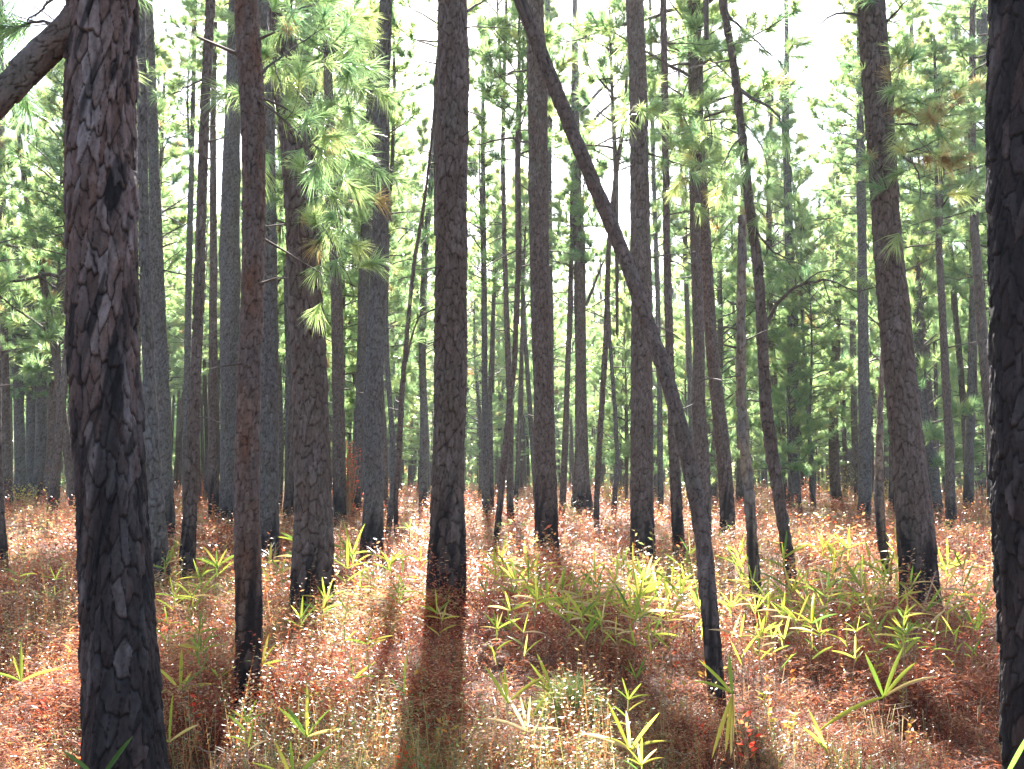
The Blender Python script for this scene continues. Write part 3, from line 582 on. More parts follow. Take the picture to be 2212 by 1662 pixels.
for i, (X, Y, xv) in enumerate(spots):
    top_ang = .22 if (860 < xv < 1460 or 330 < xv < 480) else .27 if gap_x(xv) else .37
    if xv < 330 and Y < 60: top_ang = .42
    H = min(1.6 + Y * (top_ang + .05 * r.normal()), 19 + 4 * r.random()); H = max(H, 9)
    if i >= n_bg: H = 19 + 3 * r.random()
    low_ = .34 if xv < 700 else .2 if xv < 1500 else .14
    cb = H * ((low_ if i < n_bg else .36) + .2 * r.random())
    t = empty('pine_tree', (X, Y, float(ground_z(X, Y))))
    o = link('trunk', BT[i % 4], t); s = (.6 + .75 * r.random()); o.scale = (s, s, H / 16 * .97); rz_ = r.random() * 6.28; o.rotation_euler = (0, 0, rz_); ax = BTC[i % 4]; zs = H / 16 * .97; ia = int(np.argmin(np.abs(ax[:, 2] * zs - cb))); ox, oy = ax[ia, 0] * s, ax[ia, 1] * s; off = (ox * math.cos(rz_) - oy * math.sin(rz_), ox * math.sin(rz_) + oy * math.cos(rz_), cb)
    k = int(r.integers(0, 6)); sz = (H - cb) / LIBH[k]
    add_crown(t, off, k, s=.72 + .33 * r.random(), rz=r.random() * 6.28, sz=sz)
    j = 0 if Y < 68 else 1
    tag(t, BL[j], 'tree', 'background pines' if j == 0 else 'far shaded pines')

rq = np.random.default_rng(64)
ny = 0
while ny < 34:
    Y = 38 + 50 * rq.random(); xv = -60 + 2330 * rq.random() ** .65; X = (xv - 1106) / FPX * Y
    if min(math.hypot(X - a, Y - b) for a, b, *_ in spots) < 1.6 or np.min(np.hypot(named[:, 0] - X, named[:, 1] - Y)) < 1.6: continue
    spots.append((X, Y, xv)); ny += 1
    H = 5.5 + 5 * rq.random(); t = empty('young_pine', (X, Y, float(ground_z(X, Y))))
    o = link('trunk', BT[ny % 4], t); o.scale = (.32, .32, H / 16 * .9); k = int(rq.integers(0, 6)); cb = .9 + 1.6 * rq.random()
    add_crown(t, (0, 0, cb), k, s=.72 + .2 * rq.random(), rz=rq.random() * 6.28, sz=(H - cb) / LIBH[k])
    tag(t, 'young pine with light green needles nearly down to the ferns, among the far trunks', 'tree', 'young pines in the background')

# far wood that reads as one mass
segs, tuf = [], []
rf = np.random.default_rng(5)
for i in range(560):
    Y = 106 + 70 * rf.random() if i < 400 else 88 + 26 * rf.random(); X = (-.54 + 1.08 * rf.random()) * Y
    H = 13 + 9 * rf.random(); lean = rf.normal() * .02
    rr0 = .13 + .15 * rf.random(); q = np.array([X, Y, -.2])
    for k in range(4):
        q2 = q + np.array([lean * H / 4 + rf.normal() * .06, 0, H / 4]); segs.append((q, q2, rr0 * (1 - .2 * k), rr0 * (.8 - .2 * k))); q = q2
    for k in range(110 if i < 400 else 0):
        h = H * (.18 + .82 * rf.random() ** .9); ra = 2.6 * (1 - .6 * h / H) * rf.random() ** .5; a = rf.random() * 6.28
        tuf.append((np.array([X + ra * math.cos(a), Y + ra * math.sin(a), h]), norm(np.array([math.cos(a), math.sin(a), .5])), .75 + .5 * rf.random(), False, .35))
for i in range(9000):                                          # low brush between the far trunks
    Y = 96 + 84 * rf.random(); X = (-.54 + 1.08 * rf.random()) * Y
    tuf.append((np.array([X, Y, .2 + (1.2 + (Y - 96) * .035) * rf.random() ** 1.3]), norm(rf.normal(size=3) * .4 + np.array([0, 0, 1.])), .7, rf.random() < .15, .4))
V1, F1 = tubes(segs, 5)
P, A, S, RR = tuft_arrays(tuf, rf); V2, F2, q = needles(P, A, S, RR, 12, .035, rf)
F1t = np.concatenate([F1[:, [0, 1, 2]], F1[:, [0, 2, 3]]])
V = np.vstack([V1, V2]); F = np.vstack([F1t, F2 + len(V1)])
midx = np.concatenate([np.zeros(len(F1t)), np.ones(len(F2))])
o = link('distant_woods', make_mesh('distant_woods', V, F, [M_WOOD, M_NEEDLE], {'rnd': np.concatenate([np.zeros(len(V1)), q])}, midx=midx))
tag(o, 'hazy mass of far pines closing the view behind the forest', 'woods', kind='stuff')

# ---------------------------------------------------------------- the ground
def ground_mesh():
    ys = np.concatenate([np.arange(-12, 30, .25), np.arange(30, 120, 1.5), [130, 200, 400, 900, 2500]])
    xs = np.concatenate([[-1500, -500, -200], np.arange(-80, -14, 2.5), np.arange(-14, 14.01, .25), np.arange(16, 80, 2.5), [200, 500, 1500]])
    X, Y = np.meshgrid(xs, ys); Z = ground_z(X, Y) + .03 * (vnoise(X * 3 + 500, Y * 3 + 500) - .5)
    Z = np.where((np.abs(X) > 100) | (Y > 150), -.02, Z)
    V = np.stack([X, Y, Z], -1).reshape(-1, 3); n = len(xs)
    i = np.arange(len(ys) - 1)[:, None] * n; j = np.arange(n - 1)[None]
    F = np.stack([i + j, i + j + 1, i + n + j + 1, i + n + j], -1).reshape(-1, 4)
    m, nt, N, L, out = new_mat('forest_floor')
    tc = N.new('ShaderNodeTexCoord')
    a = N.new('ShaderNodeTexNoise'); a.inputs['Scale'].default_value = 14; a.inputs['Detail'].default_value = 8; a.inputs['Roughness'].default_value = .7; L.new(tc.outputs['Object'], a.inputs['Vector'])
    b = N.new('ShaderNodeTexNoise'); b.inputs['Scale'].default_value = .6; b.inputs['Detail'].default_value = 3; L.new(tc.outputs['Object'], b.inputs['Vector'])
    c1 = ramp(N, L, a.outputs[0], [(.3, (.018, .007, .004)), (.5, (.075, .026, .012)), (.7, (.17, .07, .032))])
    c = mixc(N, L, b.outputs[0], c1, (.10, .045, .02))
    p = N.new('ShaderNodeBsdfPrincipled'); p.inputs['Roughness'].default_value = .85; L.new(c, p.inputs['Base Color'])
    bp = N.new('ShaderNodeBump'); bp.inputs['Strength'].default_value = .8; bp.inputs['Distance'].default_value = .03
    L.new(a.outputs[0], bp.inputs['Height']); L.new(bp.outputs[0], p.inputs['Normal']); L.new(p.outputs[0], out.inputs[0])
    return make_mesh('ground', V, F, m, smooth=True)
g = link('ground', ground_mesh()); tag(g, kind='structure')

# templates of ground plants: arrays of triangles with a colour number
def oval(c, d, up, L, W, rnd, T):
    d = norm(d); s = norm(np.cross(d, up)) * W * .5; m = c + d * L * .45 + norm(up) * L * .04; e = c + d * L
    T.append((np.array([c, m - s, m + s]), rnd)); T.append((np.array([m - s, e, m + s]), rnd))
def tpl_fern(r, n=13, L=.42):
    T = []
    for f in range(3):
        az = r.random() * 6.28; p = np.zeros(3); el = 1.25 + .25 * r.random(); d = np.array([math.cos(az), math.sin(az), 0]); q = p; base = r.random()
        for i in range(n):
            t = i / n; a = el - 2.5 * t ** 1.25
            st = d * math.cos(a) + np.array([0, 0, math.sin(a)]); q2 = q + st * L / n
            w = .0022; sd = np.cross(st, [0, 0, 1.]); sd = norm(sd) * w
            T.append((np.array([q - sd, q + sd, q2]), base * .5))
            if i > 1:
                for s in (-1, 1):
                    pd = norm(norm(sd) * s + st * .4 + r.normal(size=3) * .35 + np.array([0, 0, -.2]))
                    oval(q2, pd, np.array([0, 0, 1.]) + r.normal(size=3) * .6, L * .13 * (1 - t) + .010, .006, min(1, max(0, base + r.normal() * .15)), T)
            q = q2
    return T
def tpl_sprig(r, H=.2, n=12, lf=.034):
    T = []; lean = r.normal(size=2) * .25; base = r.random() ** 1.0
    top = np.array([lean[0] * H, lean[1] * H, H]); w = np.array([.0018, 0, 0])
    T.append((np.array([-w, w, top]), base * .5)); w = w[[1, 0, 2]]; T.append((np.array([-w, w, top]), base * .5))
    for i in range(n):
        t = .25 + .75 * i / n; a = i * 2.4 + r.random(); c = top * t
        d = np.array([math.cos(a), math.sin(a), .35 + .5 * r.normal() * .5])
        oval(c, d, np.array([0, 0, 1.]) + r.normal(size=3) * .28, lf * (.7 + .6 * r.random()), lf * .45, min(1, max(0, base + r.normal() * .13)), T)
    return T
def tpl_grass(r, n=9, H=.28):
    T = []; base = r.random()
    for i in range(n):
        a = r.random() * 6.28; d = np.array([math.cos(a), math.sin(a), 0]); h = H * (.5 + .7 * r.random()); s = np.array([-d[1], d[0], 0]) * .0028
        p = d * .02; m = p + np.array([0, 0, h * .7]) + d * h * .2; e = m + np.array([0, 0, h * .12]) + d * h * .45
        v = min(1, max(0, base * .8 + r.normal() * .15))
        T.append((np.array([p - s, p + s, m + s]), v)); T.append((np.array([p - s, m + s, m - s]), v)); T.append((np.array([m - s, m + s, e]), v))
    return T
def tpl_litter(r, n=16):
    T = []
    for i in range(n):
        a = r.random() * 6.28; d = np.array([math.cos(a), math.sin(a), r.normal() * .18]); c = np.array([r.normal() * .09, r.normal() * .09, .015 + .05 * r.random()])
        if i % 3: s = np.array([-d[1], d[0], 0]) * .0022; T.append((np.array([c - s, c + s, c + d * .17]), .3 + .5 * r.random()))
        else: oval(c, d, np.array([0, 0, 1.]) + r.normal(size=3) * .4, .045, .02, r.random(), T)
    return T
def scatter(name, tpls, P, scale, mat, label, cat, r, jit=.12, rise=0.0):
    Vs, Rs = [], []; which = r.integers(0, len(tpls), len(P))
    for k, T in enumerate(tpls):
        idx = np.nonzero(which == k)[0]
        if not len(idx): continue
        tv = np.array([t[0] for t in T]).reshape(-1, 3); tr = np.repeat([t[1] for t in T], 3)
        a = r.random(len(idx)) * 6.28; ca, sa = np.cos(a), np.sin(a); sc = scale[idx] * (.75 + .5 * r.random(len(idx)))
        x = (tv[None, :, 0] * ca[:, None] - tv[None, :, 1] * sa[:, None]) * sc[:, None] + P[idx, 0][:, None]
        y = (tv[None, :, 0] * sa[:, None] + tv[None, :, 1] * ca[:, None]) * sc[:, None] + P[idx, 1][:, None]
        z = tv[None, :, 2] * sc[:, None] + P[idx, 2][:, None]
        Vs.append(np.stack([x, y, z], -1).reshape(-1, 3)); pt = (vnoise(P[idx, 0] * .55 + 400 + len(name), P[idx, 1] * .4 + 300) - .5) * 1.0 + (vnoise(P[idx, 0] * 2.1 + 430, P[idx, 1] * 1.7 + 330 + len(name)) - .5) * .5; Rs.append(np.clip(tr[None] + pt[:, None] + r.normal(size=(len(idx), 1)) * jit, 0, 1).ravel())
    V = np.concatenate(Vs); F = np.arange(len(V)).reshape(-1, 3)
    o = link(name, make_mesh(name, V, F, mat, {'rnd': np.concatenate(Rs)})); tag(o, label, cat, kind='stuff'); return o
def ground_points(n, y0, y1, r, pw=1.0, wid=.56, patch=None):
    """points over the forest floor, more per square metre close by"""
    Y = y0 * (y1 / y0) ** r.random(n) if pw == 'log' else y0 + (y1 - y0) * r.random(n) ** pw
    X = (r.random(n) * 2 - 1) * (wid * Y + .6)
    if patch is not None:
        f, thr, off = patch; m = vnoise(X * f + off, Y * f + off) + .35 * r.random(n) > thr; X, Y = X[m], Y[m]
    return np.stack([X, Y, ground_z(X, Y)], 1)
rg = np.random.default_rng(77)
near = [tpl_fern(rg) for _ in range(10)]; mid = [tpl_fern(rg, 8) for _ in range(8)]
def two_level(name, tn, tm, n1, n2, mat, label, cat, y0=2.6, ys=13, y1=105, sc=1., patch=None):
    P1 = ground_points(n1, y0, ys, rg, 'log', patch=patch); P2 = ground_points(n2, ys, y1, rg, 'log', patch=patch)
    P = np.vstack([P1, P2]); n = len(P1)
    V = []
    # one object: near plants with all their leaves, farther ones from lighter templates of slightly larger leaves
    Sc = np.concatenate([np.full(len(P1), sc), sc * (1 + np.clip((P2[:, 1] - ys) / 60, 0, 1) * .9)])
    Sc = Sc * (.6 + .8 * vnoise(P[:, 0] * .8 + 350 + 2 * len(name), P[:, 1] * .8 + 500)) * np.clip(.25 + 2.2 * (vnoise(P[:, 0] * 2.3 + 370 + 3 * len(name), P[:, 1] * 2.3 + 450) - .22), .25, 1.25)
    Sc = Sc * np.clip(.36 + .64 * (P[:, 1] - 3) / 8, .36, 1)
    for kk in ('T1', 'T44'):
        bx, by = LAND[kk][1][:2]; kp = np.hypot(P[:, 0] - bx * .92, P[:, 1] - (by - .5)) < .85; Sc = np.where(kp, Sc * .35, Sc)
    tpl = tn + tm
    # choose near templates for near points only
    class R2:
        def integers(self, a, b, m):
            w = rg.integers(0, len(tn), m); w[n:] = len(tn) + rg.integers(0, len(tm), m - n); return w
        def random(self, *a, **k): return rg.random(*a, **k)
        def normal(self, *a, **k): return rg.normal(*a, **k)
    return scatter(name, tpl, P, Sc, mat, label, cat, R2())
two_level('fern_cover', near, mid, 12000, 16000, M_FERN, 'rust brown curled ferns covering the forest floor', 'ferns', sc=1.35)
two_level('leafy_ground_cover', [tpl_sprig(rg, .16 + .3 * rg.random() ** 1.3, 17, .022) for _ in range(12)], [tpl_sprig(rg, .26 + .16 * rg.random(), 10, .036) for _ in range(8)],
          21000, 26000, M_SPRIG, 'low sprigs of small glinting red, tan and green leaves among the ferns', 'ground cover', sc=1.3)
two_level('dry_grass', [tpl_grass(rg, 7, .34) for _ in range(8)], [tpl_grass(rg, 6, .38) for _ in range(6)], 2600, 7000, M_GRASS, 'thin dry straw coloured grass between the ferns', 'grass', patch=(.35, .68, 300))
P = ground_points(9000, 2.6, 40, rg, 'log')
scatter('needle_litter', [tpl_litter(rg) for _ in range(8)], P, np.full(len(P), 1.), M_FERN, 'fallen brown pine needles and leaves lying on the ground', 'leaf litter', rg)

# ---------------------------------------------------------------- cane sprigs
def cane_plant(x, y, size, n=5, hub_h=None, seed=0, tone=.5, label='', group=None, angs=None, drop=0, far=False):
    r = np.random.default_rng(seed)
    d_guess = at_height(x, y, .25)[1]
    hz = hub_h if hub_h is not None else min(.42, .12 + .10 * size / FPX * d_guess / .12)
    c = at_height(x, y, hz); Lf = 1.18 * size / FPX * c[1]
    gx, gy = c[0] + r.normal() * .03, c[1] + r.normal() * .03; gz = float(ground_z(gx, gy)); base = np.array([gx, gy, gz])
    t = empty('cane_plant', base); tag(t, label, 'plant', group)
    hub = c - base
    k = 6; pts = [np.array([0, 0, -.03]) + (hub - np.array([0, 0, -.03])) * (i / k) + np.array([.012 * math.sin(i * 1.3 + seed), .01 * math.cos(i * 1.7), 0]) * (0 < i < k) for i in range(k + 1)]
    rr = max(.0022, .00035 * c[1])
    V, F = tubes([(pts[i], pts[i + 1], rr, rr * .8) for i in range(k)], 5); link('stem', make_mesh('stem', V, F, M_STEM), t)
    Vs, Fs, Rs = [], [], []; nv = 0
    for i in range(n + drop):
        hang = i >= n
        if angs is not None and i < len(angs): a = math.radians(angs[i]); dy = r.normal() * .35
        else: a = math.radians(90 + (i - (n - 1) / 2) * 128 / max(n - 1, 1) + r.normal() * 9); dy = r.normal() * .55
        if hang: a = math.radians(-90 + r.normal() * 14); dy = .1
        d = norm(np.array([math.cos(a), dy, math.sin(a)]))
        L = Lf * (.75 + .4 * r.random()); W = L * (.058 + .022 * r.random()); m = 8
        side = norm(np.cross(d, norm(np.array([r.normal() * .4, -1, .6 + r.normal() * .4])))); up = np.cross(side, d)
        att = 1.0 if (hang or i % 2 == 0 or label in HEROL) else 1 - .38 * r.random()
        v = float(np.clip(tone + r.normal() * .2 + (.4 if hang else 0) + (.28 if abs(math.cos(a)) > .85 else 0), 0, 1))
        for j in range(m + 1):
            s = j / m; w = W * .5 * (math.sin(PI * min(1, s * .93 + .07)) ** .7) * (1 if s < 1 else 0) + .0004
            q = hub * att + d * L * s + np.array([0, 0, -.22 * L * s * s * (abs(math.cos(a)) + .15)])
            fold = up * w * .45
            Vs += [q - side * w + fold, q, q + side * w + fold]; Rs += [min(1, v + .25 * max(0, s - .7))] * 3
            if j: b = nv + (j - 1) * 3; Fs += [[b, b + 1, b + 4, b + 3], [b + 1, b + 2, b + 5, b + 4]]
        nv += 3 * (m + 1)
    link('leaves', make_mesh('leaves', np.array(Vs), np.array(Fs), M_CANE, {'rnd': np.array(Rs)}, smooth=True), t)
    return t
HEROL = set()
HERO = [
 (1909,1507,112,5,'largest cane sprig, five spread yellow green leaves on a pale stalk, lower right',[110,68,48,30,197],.45,0,.36),
 (1583,1500,100,3,'tall cane before the leaning trunk foot, green leaves above and dry yellow ones hanging',[100,128,150],.35,3,.55),
 (1361,1620,102,6,'bright yellow green cane sprig with six fanned leaves, below the narrow shadow',[135,112,97,60,32,150],.55,0,.22),
 (1788,1627,100,3,'cane sprig of slanted yellow leaves low between the leaning trunk and the largest sprig',[128,118,105],.6,0,.16),
 (1097,1520,90,4,'sunlit cane sprig of four leaves, left one of two beside the white glowing pine seedling',[118,105,95,42],.55,0,.22),
 (1197,1507,90,3,'sunlit cane sprig leaning left right beside the white glowing pine seedling',[122,110,135],.55,0,.22),
 (1138,1582,85,5,'pale cane sprig with long side leaves below the pair near the pine seedling',[150,115,85,22,100],.7,0,.18),
 (1150,1551,55,3,'short cane tuft sitting just above the pale long leaved sprig',[120,95,60],.5,0,.2),
 (390,1493,88,5,'bright yellow cane sprig of five leaves just right of the thickest left trunk',[120,88,60,50,25],.6,0,.2),
 (564,1438,58,9,'dense green cane tuft of nine leaves against the reddish trunk',None,.3,0,.3),
 (663,1592,98,5,'cane sprig with one broad green leaf, low between the reddish and wide pines',[95,55,125,112,18],.5,0,.2),
 (366,1603,85,3,'cane sprig with a long straw coloured leaf, at the thickest left trunk foot',[88,40,150],.6,0,.2),
 (46,1473,82,4,'green cane sprig of tall blades at the left edge of the photo',[118,110,150,30],.3,0,.25),
 (215,1690,110,2,'pair of green cane blades crossing the thickest left trunk at the bottom edge',[130,60],.35,0,.2),
 (633,1690,95,4,'cane sprig cut off by the bottom edge, below the broad leaved one',[145,112,50,90],.5,0,.15),
 (2165,1690,130,1,'single tall yellow green cane blade at the bottom right corner',[72],.5,0,.3),
 (704,1298,48,5,'upright pale cane sprig standing before the foot of the wide plated pine',[110,95,150,40,75],.55,0,.35),
 (764,1467,55,3,'dim cane sprig of three leaves alone right of the wide pine foot',[105,45,20],.4,0,.22),
 (873,1498,70,2,'two green cane leaves pointing up left, left of the broad trunk shadow',[125,88],.3,0,.2),
 (855,1558,62,1,'single slanted dark green cane leaf left of the broad trunk shadow near the bottom',[135],.2,0,.12),
 (1188,1315,75,6,'largest yellow cane sprig in the sunlit patch right of the centre pine',[130,112,96,70,50,30],.55,0,.3),
 (944,1326,48,5,'cane sprig growing against the foot of the straight centre pine',None,.35,0,.25),
 (1374,1466,48,4,'shaded green cane sprig inside the narrow shadow right of the pine seedling',[110,70,50,130],.25,0,.2),
 (474,1466,38,5,'small green cane tuft left of the foot of the reddish trunk',None,.3,0,.2),
]
HEROL.update(h[4] for h in HERO)
for i, (x, y, s, n, lab, an, tone, drop, hh) in enumerate(HERO):
    cane_plant(x, y, s, n, hub_h=hh + .07, seed=300 + i, tone=tone, label=lab, angs=an, drop=drop)
ZONES = {
 'left': ('small green cane sprig in the ferns left of the wide plated pine', 'cane sprigs on the left', .4,
   [(41,1254,30),(120,1261,26),(414,1298,38),(434,1257,42),(581,1226,38),(380,1189,26),(650,1346,45),(533,1568,45),(434,1414,42),(362,1356,45),(609,1243,46)]),
 'mid': ('small cane sprig between the wide plated pine and the straight centre pine', 'cane sprigs left of the centre pine', .4,
   [(844,1226,42),(908,1220,30),(749,1329,30),(885,1151,22),(800,1260,30),(860,1290,34),(735,1215,28)]),
 'centre': ('yellow green cane sprig in the sunny thicket between the centre pine and the leaning trunk', 'cane sprigs in the sunny thicket', .55,
   [(1070,1252,46),(1138,1240,52),(1214,1278,48),(1258,1339,52),(1306,1319,60),(1330,1264,48),(1419,1281,52),(1361,1329,56),(1385,1333,50),(1446,1312,56),(1094,1233,42),(954,1346,35),
    (1357,1520,42),(1385,1661,50),(1240,1262,40),(1290,1280,42),(1300,1350,46),(1470,1290,52),(1478,1240,48),(1500,1330,50),(1350,1290,44),(1400,1250,40),(1160,1275,44),(1110,1290,40),
    (1440,1350,44),(1410,1380,40),(1225,1310,44),(1490,1205,42),(1380,1295,48),(1330,1380,38),(1450,1270,46)]),
 'right': ('yellow green cane sprig in the thicket between the leaning trunk and the right edge trunk', 'cane sprigs in the right thicket', .5,
   [(1812,1302,48),(1798,1250,52),(1860,1271,56),(1962,1332,50),(2000,1329,52),(2041,1319,52),(2086,1332,46),(2127,1298,52),(1966,1271,38),(1655,1302,36),(1757,1322,46),(1709,1285,60),
    (1850,1373,40),(1829,1397,40),(1668,1387,40),(1641,1387,42),(1631,1329,46),(1942,1203,52),(1880,1230,56),(1812,1206,46),(2062,1226,28),(1597,1206,36),(1886,1326,42),(1867,1295,52),
    (1908,1278,42),(1740,1270,44),(1780,1290,44),(1620,1260,38),(1590,1270,34),(1690,1340,40),(2110,1370,44),(2060,1380,38),(1580,1320,38),(1940,1300,44),(1840,1250,40),(2020,1380,36)]),
}
rz = np.random.default_rng(33)
for zk_, n_, (xa, xb, ya, yb) in (('centre', 30, (1040, 1510, 1215, 1380)), ('right', 30, (1590, 2140, 1190, 1400)), ('left', 12, (340, 900, 1180, 1420))):
    for _ in range(n_): ZONES[zk_][3].append((xa + (xb - xa) * rz.random(), ya + (yb - ya) * rz.random() ** 1.3, 34 + 22 * rz.random()))
ci = 0
for zk, (lab, grp, tone, pts) in ZONES.items():
    for (x, y, s) in pts:
        ci += 1; cane_plant(x, y - 8, s * 1.12, 5 + ci % 5, seed=500 + ci, tone=tone, label=lab, group=grp, hub_h=.44 + .03 * (ci % 7))

# ---------------------------------------------------------------- leafy sprigs, saplings, bushes
def leafy(x, y, h, mat, n, leaf, label, cat, seed, name='shrub', group=None, spread=.35, zb=.05, depth=None):
    r = np.random.default_rng(seed)
    c = at_height(x, y, zb) if depth is None else at_depth(x, y, depth)
    base = np.array([c[0], c[1], float(ground_z(c[0], c[1]))]); t = empty(name, base); tag(t, label, cat, group)
    segs, T = [], []
    ns = max(1, n // 12)
    for s in range(ns):
        a = r.random() * 6.28; tip = np.array([math.cos(a) * spread * h * r.random(), math.sin(a) * spread * h * r.random(), h * (.7 + .4 * r.random())])
        segs.append((np.array([0, 0, -.02]), tip * .5 + r.normal(size=3) * .02 * h, .008 * h + .001, .006 * h + .001)); segs.append((segs[-1][1], tip, .006 * h + .001, .001))
        for k in range(n // ns):
            tt = .2 + .8 * (k + .5) / (n // ns); p = tip * tt; az = k * 2.4 + r.random()
            rad = 0 if ns == 1 else spread * h * .5 * r.random()
            d = np.array([math.cos(az), math.sin(az), .5 + .4 * r.normal()]); p = p + norm(d) * rad
            oval(p, d, np.array([0, 0, 1.]) + r.normal(size=3) * .5, leaf * (.7 + .6 * r.random()), leaf * .5, r.random(), T)
    V, F = tubes(segs, 4); link('stem', make_mesh('stem', V, F, M_STEM), t)
    V = np.array([q[0] for q in T]).reshape(-1, 3); link('leaves', make_mesh('leaves', V, np.arange(len(V)).reshape(-1, 3), mat, {'rnd': np.repeat([q[1] for q in T], 3)}), t)
    return t
leafy(752, 1132, 2.5, M_RED, 700, .085, 'bright red leaved sapling seen between the wide pine and the grey plated one', 'sapling', 1, 'red_sapling', spread=.16)
leafy(1010, 1100, .8, M_RED, 260, .07, 'orange red bush low at the right of the straight centre pine', 'bush', 2, 'red_bush', spread=.9)
leafy(1030, 1092, .8, M_ORANGE, 240, .07, 'pale orange bush behind the first thin stem right of the centre pine', 'bush', 3, 'orange_bush', spread=.9)
leafy(1345, 1095, 1.0, M_ORANGE, 260, .08, 'orange bush between the right slanting thin stem and the straight pine', 'bush', 4, 'orange_bush', spread=.8)
leafy(60, 1110, 1.1, M_YELLOW, 300, .09, 'yellow green bush glowing at the feet of the shaded left row', 'bush', 5, 'yellow_bush', spread=.9)
leafy(1318, 1100, 1.2, M_YELLOW, 280, .09, 'yellow green bush right of the flared double trunk', 'bush', 6, 'yellow_bush', spread=.7)
leafy(1320, 1150, .45, M_YELLOW, 220, .06, 'low yellow shrub among red leaves in front of the flared double trunk', 'bush', 7, 'yellow_bush', spread=1.2)
leafy(1812, 1095, 1.9, M_YELLOW, 300, .10, 'airy yellow leaved bush behind the dark pine with the hidden middle', 'bush', 8, 'yellow_bush', spread=.8)
leafy(1560, 1085, 2.2, M_YELLOW, 260, .10, 'yellow bush glimpsed between the two crossing brown pines', 'bush', 9, 'yellow_bush', spread=.4)
leafy(845, 1100, .9, M_YELLOW, 60, .12, 'thin sapling with few bright yellow leaves beside the grey plated pine', 'sapling', 10, 'yellow_sapling', spread=.3)
leafy(1100, 1110, .8, M_YELLOW, 40, .12, 'few bright yellow leaves on a thin sapling among the slanting stems', 'sapling', 11, 'yellow_sapling', spread=.3)
leafy(1918, 1100, 1.4, M_YELLOW, 160, .10, 'yellow sapling peeping between the twisted pale stem and the tilted pine', 'sapling', 12, 'yellow_sapling', spread=.3)
leafy(1175, 1085, 1.6, M_YELLOW, 200, .1, 'yellow green bush far behind the faint upside down V of stems', 'bush', 13, 'yellow_bush', spread=.6)
SPR = [(1745,1380,.42,M_YELLOW,34,.055,'leafy yellow sprig with round leaves in front of the wavy pine foot'),
 (1030,1300,.42,M_ORANGE,26,.055,'tall orange leaved sprig right beside the centre pine foot'),
 (815,1260,.40,M_ORANGE,22,.055,'pale orange leaved sprig in front of the grey plated pine'),
 (905,1270,.32,M_ORANGE,18,.05,'orange leaved sprig close to the left of the centre pine foot'),
 (880,1345,.25,M_ORANGE,14,.05,'yellow orange sprig left of the start of the broad shadow'),
 (785,1395,.26,M_ORANGE,20,.05,'dull orange sprig in the ferns between the wide pine and the broad shadow'),
 (1250,1370,.24,M_ORANGE,14,.05,'orange sprig in the sunlit patch above the pine seedling'),
 (1290,1420,.25,M_ORANGE,18,.05,'orange sprig at the head of the narrow shadow near the pine seedling'),
 (1580,1400,.25,M_RED,20,.045,'red leaved sprig right of the leaning trunk'),
 (1585,1450,.22,M_YELLOW,8,.07,'small sprig of large round yellow leaves beside the foot of the leaning trunk'),
 (690,1540,.12,M_ORANGE,6,.07,'single curled orange leaf cluster low between the reddish and wide pines'),
 (1720,1440,.22,M_RED,30,.04,'rusty red sprig right of the leaning trunk, lower than the yellow one'),
 (640,1375,.22,M_ORANGE,16,.05,'orange sprig at the foot of the wide plated pine'),
 (1440,1150,.5,M_RED,90,.05,'patch of red leaves right of the straight crossed pine, farther back'),
 (1250,1150,.5,M_RED,140,.05,'patch of red leaves in front of the flared double trunk'),
 (1555,1150,.4,M_RED,90,.05,'patch of red leaves between the crossing brown pines')]
for i, (x, y, h, m, n, lf, lab) in enumerate(SPR):
    leafy(x, y, h, m, n, lf, lab, 'plant', 700 + i, 'leafy_sprig', spread=.25 if n < 50 else 1.6)

KIND = [(M_ORANGE, 'orange leaved sprig standing in the rusty ferns', 'orange leafy sprigs in the ferns'), (M_YELLOW, 'small yellow leaved sprig standing in the rusty ferns', 'yellow leafy sprigs in the ferns'), (M_RED, 'small red leaved sprig standing in the rusty ferns', 'red leafy sprigs in the ferns')]
rk = np.random.default_rng(88)
for i in range(110):
    m, lab, grp = KIND[(0, 0, 1, 2, 0, 2, 1)[i % 7]]
    Y = 5.5 * (30 / 5.5) ** rk.random(); X = (rk.random() * 2 - 1) * .46 * Y; q = X / Y * FPX + 1106; yy = 1025 + FPX * 1.55 / Y
    if min(math.hypot(X - v[1][0], Y - v[1][1]) for v in LAND.values()) < .35: continue
    leafy(q, yy, .18 + .22 * rk.random(), m, int(12 + 18 * rk.random()), .038 + .02 * rk.random(), lab, 'plant', 900 + i, 'leafy_sprig', group=grp, spread=.3)

# pine seedling: a fountain of long needles glowing in the sun
c = at_height(1235, 1545, .04); base = np.array([c[0], c[1], 0.0]); t = empty('pine_seedling', base)
tag(t, 'pine seedling like a fountain of long pale needles glowing white in the sun', 'seedling')
rs = np.random.default_rng(9)
V, F = tubes([(np.array([0, 0, -.02]), np.array([0, 0, .12]), .012, .009)], 8); link('stem', make_mesh('stem', V, F, M_STEM), t)
V, F, q = needles(np.array([[0, 0, .12], [0, 0, .09], [.02, 0, .14], [-.03, 0, .12]]), norm(np.array([[0, 0, 1.], [.35, 0, 1.], [.3, .3, 1.], [-.5, 0, 1.]])), np.array([.36, .34, .33, .32]), np.array([.8, .85, .8, .75]), 260, .0032, rs, curved=True, spread=(.1, 1.5))
link('needles', make_mesh('needles', V, F, M_NEEDLE, {'rnd': q}), t)

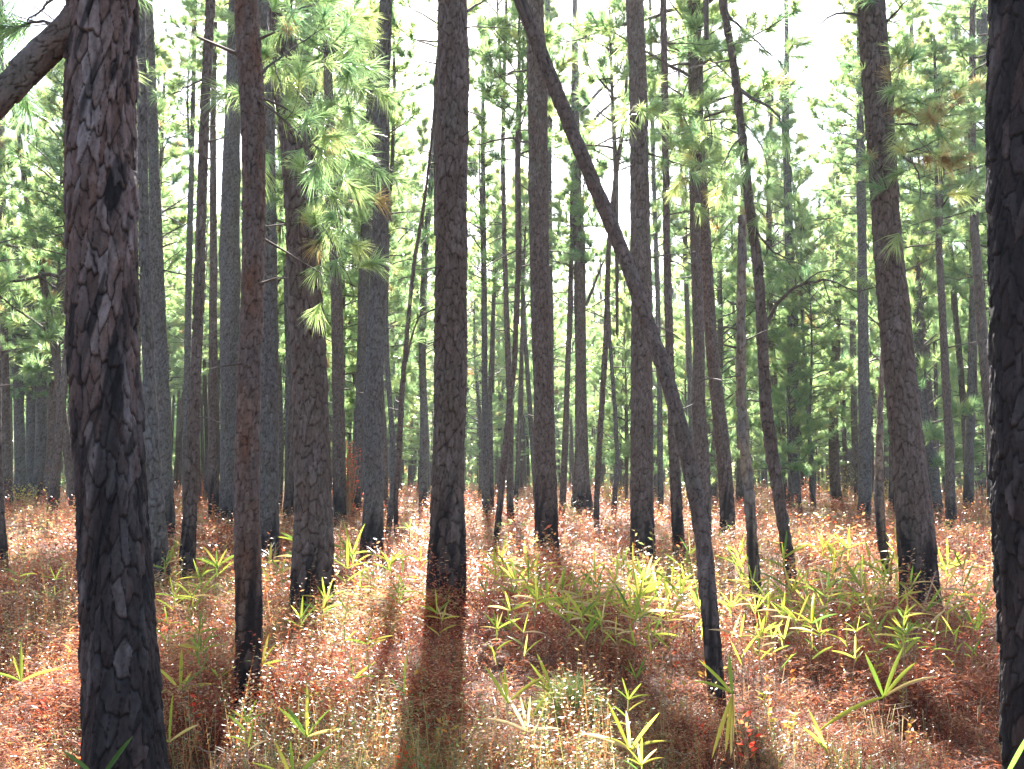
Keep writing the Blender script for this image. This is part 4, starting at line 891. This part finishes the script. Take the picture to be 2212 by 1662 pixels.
# pale sticks and cones on the ground
for i, (x0, y0, x1, y1, rad, lab) in enumerate([
    (380, 1520, 427, 1547, .006, 'short pale stick lying right of the thickest left trunk'),
    (345, 1502, 384, 1503, .005, 'short straight pale stick beside the foot of the thickest left trunk'),
    (372, 1605, 465, 1625, .007, 'pale bent dead stalk lying low right of the thickest left trunk'),
    (1400, 1620, 1500, 1628, .004, 'thin straw stick lying right of the lowest bright cane sprig'),
    (1590, 1500, 1700, 1482, .004, 'thin pale stick lying behind the tall cane with hanging leaves'),
    (1992, 1320, 2022, 1235, .012, 'pale upright broken stick beside the foot of the big tilted pine'),
    (1495, 1590, 1640, 1560, .004, 'long thin pale stick lying below the foot of the leaning trunk'),
    (1010, 1610, 1100, 1590, .004, 'thin straw stick lying in the sun right of the broad shadow')]):
    a = at_height(x0, y0, .08); b = at_depth(x1, y1, a[1] + .05) if i == 5 else at_height(x1, y1, .11)
    pts = [a + (b - a) * k / 5 + np.array([0, 0, .01 * math.sin(k * 2.1 + i)]) for k in range(6)]
    V, F = tubes([(pts[k], pts[k + 1], rad * (1 - .1 * k), rad * (.9 - .1 * k)) for k in range(5)], 6)
    o = link('stick', make_mesh('stick', V - a, F, M_STICK)); o.location = a; tag(o, lab, 'stick')

# ---------------------------------------------------------------- haze
m, nt, N, L, out = new_mat('haze')
pv = N.new('ShaderNodeVolumePrincipled'); pv.inputs['Density'].default_value = .0004; pv.inputs['Color'].default_value = (.82, .88, .97, 1); pv.inputs['Anisotropy'].default_value = .5
L.new(pv.outputs[0], out.inputs['Volume'])
x0, x1, y0, y1, z0, z1 = -130, 130, -15, 195, -1.3, 31
V = np.array([[x, y, z] for x in (x0, x1) for y in (y0, y1) for z in (z0, z1)], float)
F = np.array([[0, 1, 3, 2], [4, 6, 7, 5], [0, 4, 5, 1], [2, 3, 7, 6], [0, 2, 6, 4], [1, 5, 7, 3]])
hz = link('haze', make_mesh('haze', V, F, m)); tag(hz, 'thin bluish haze between the far trunks', 'haze', kind='stuff')
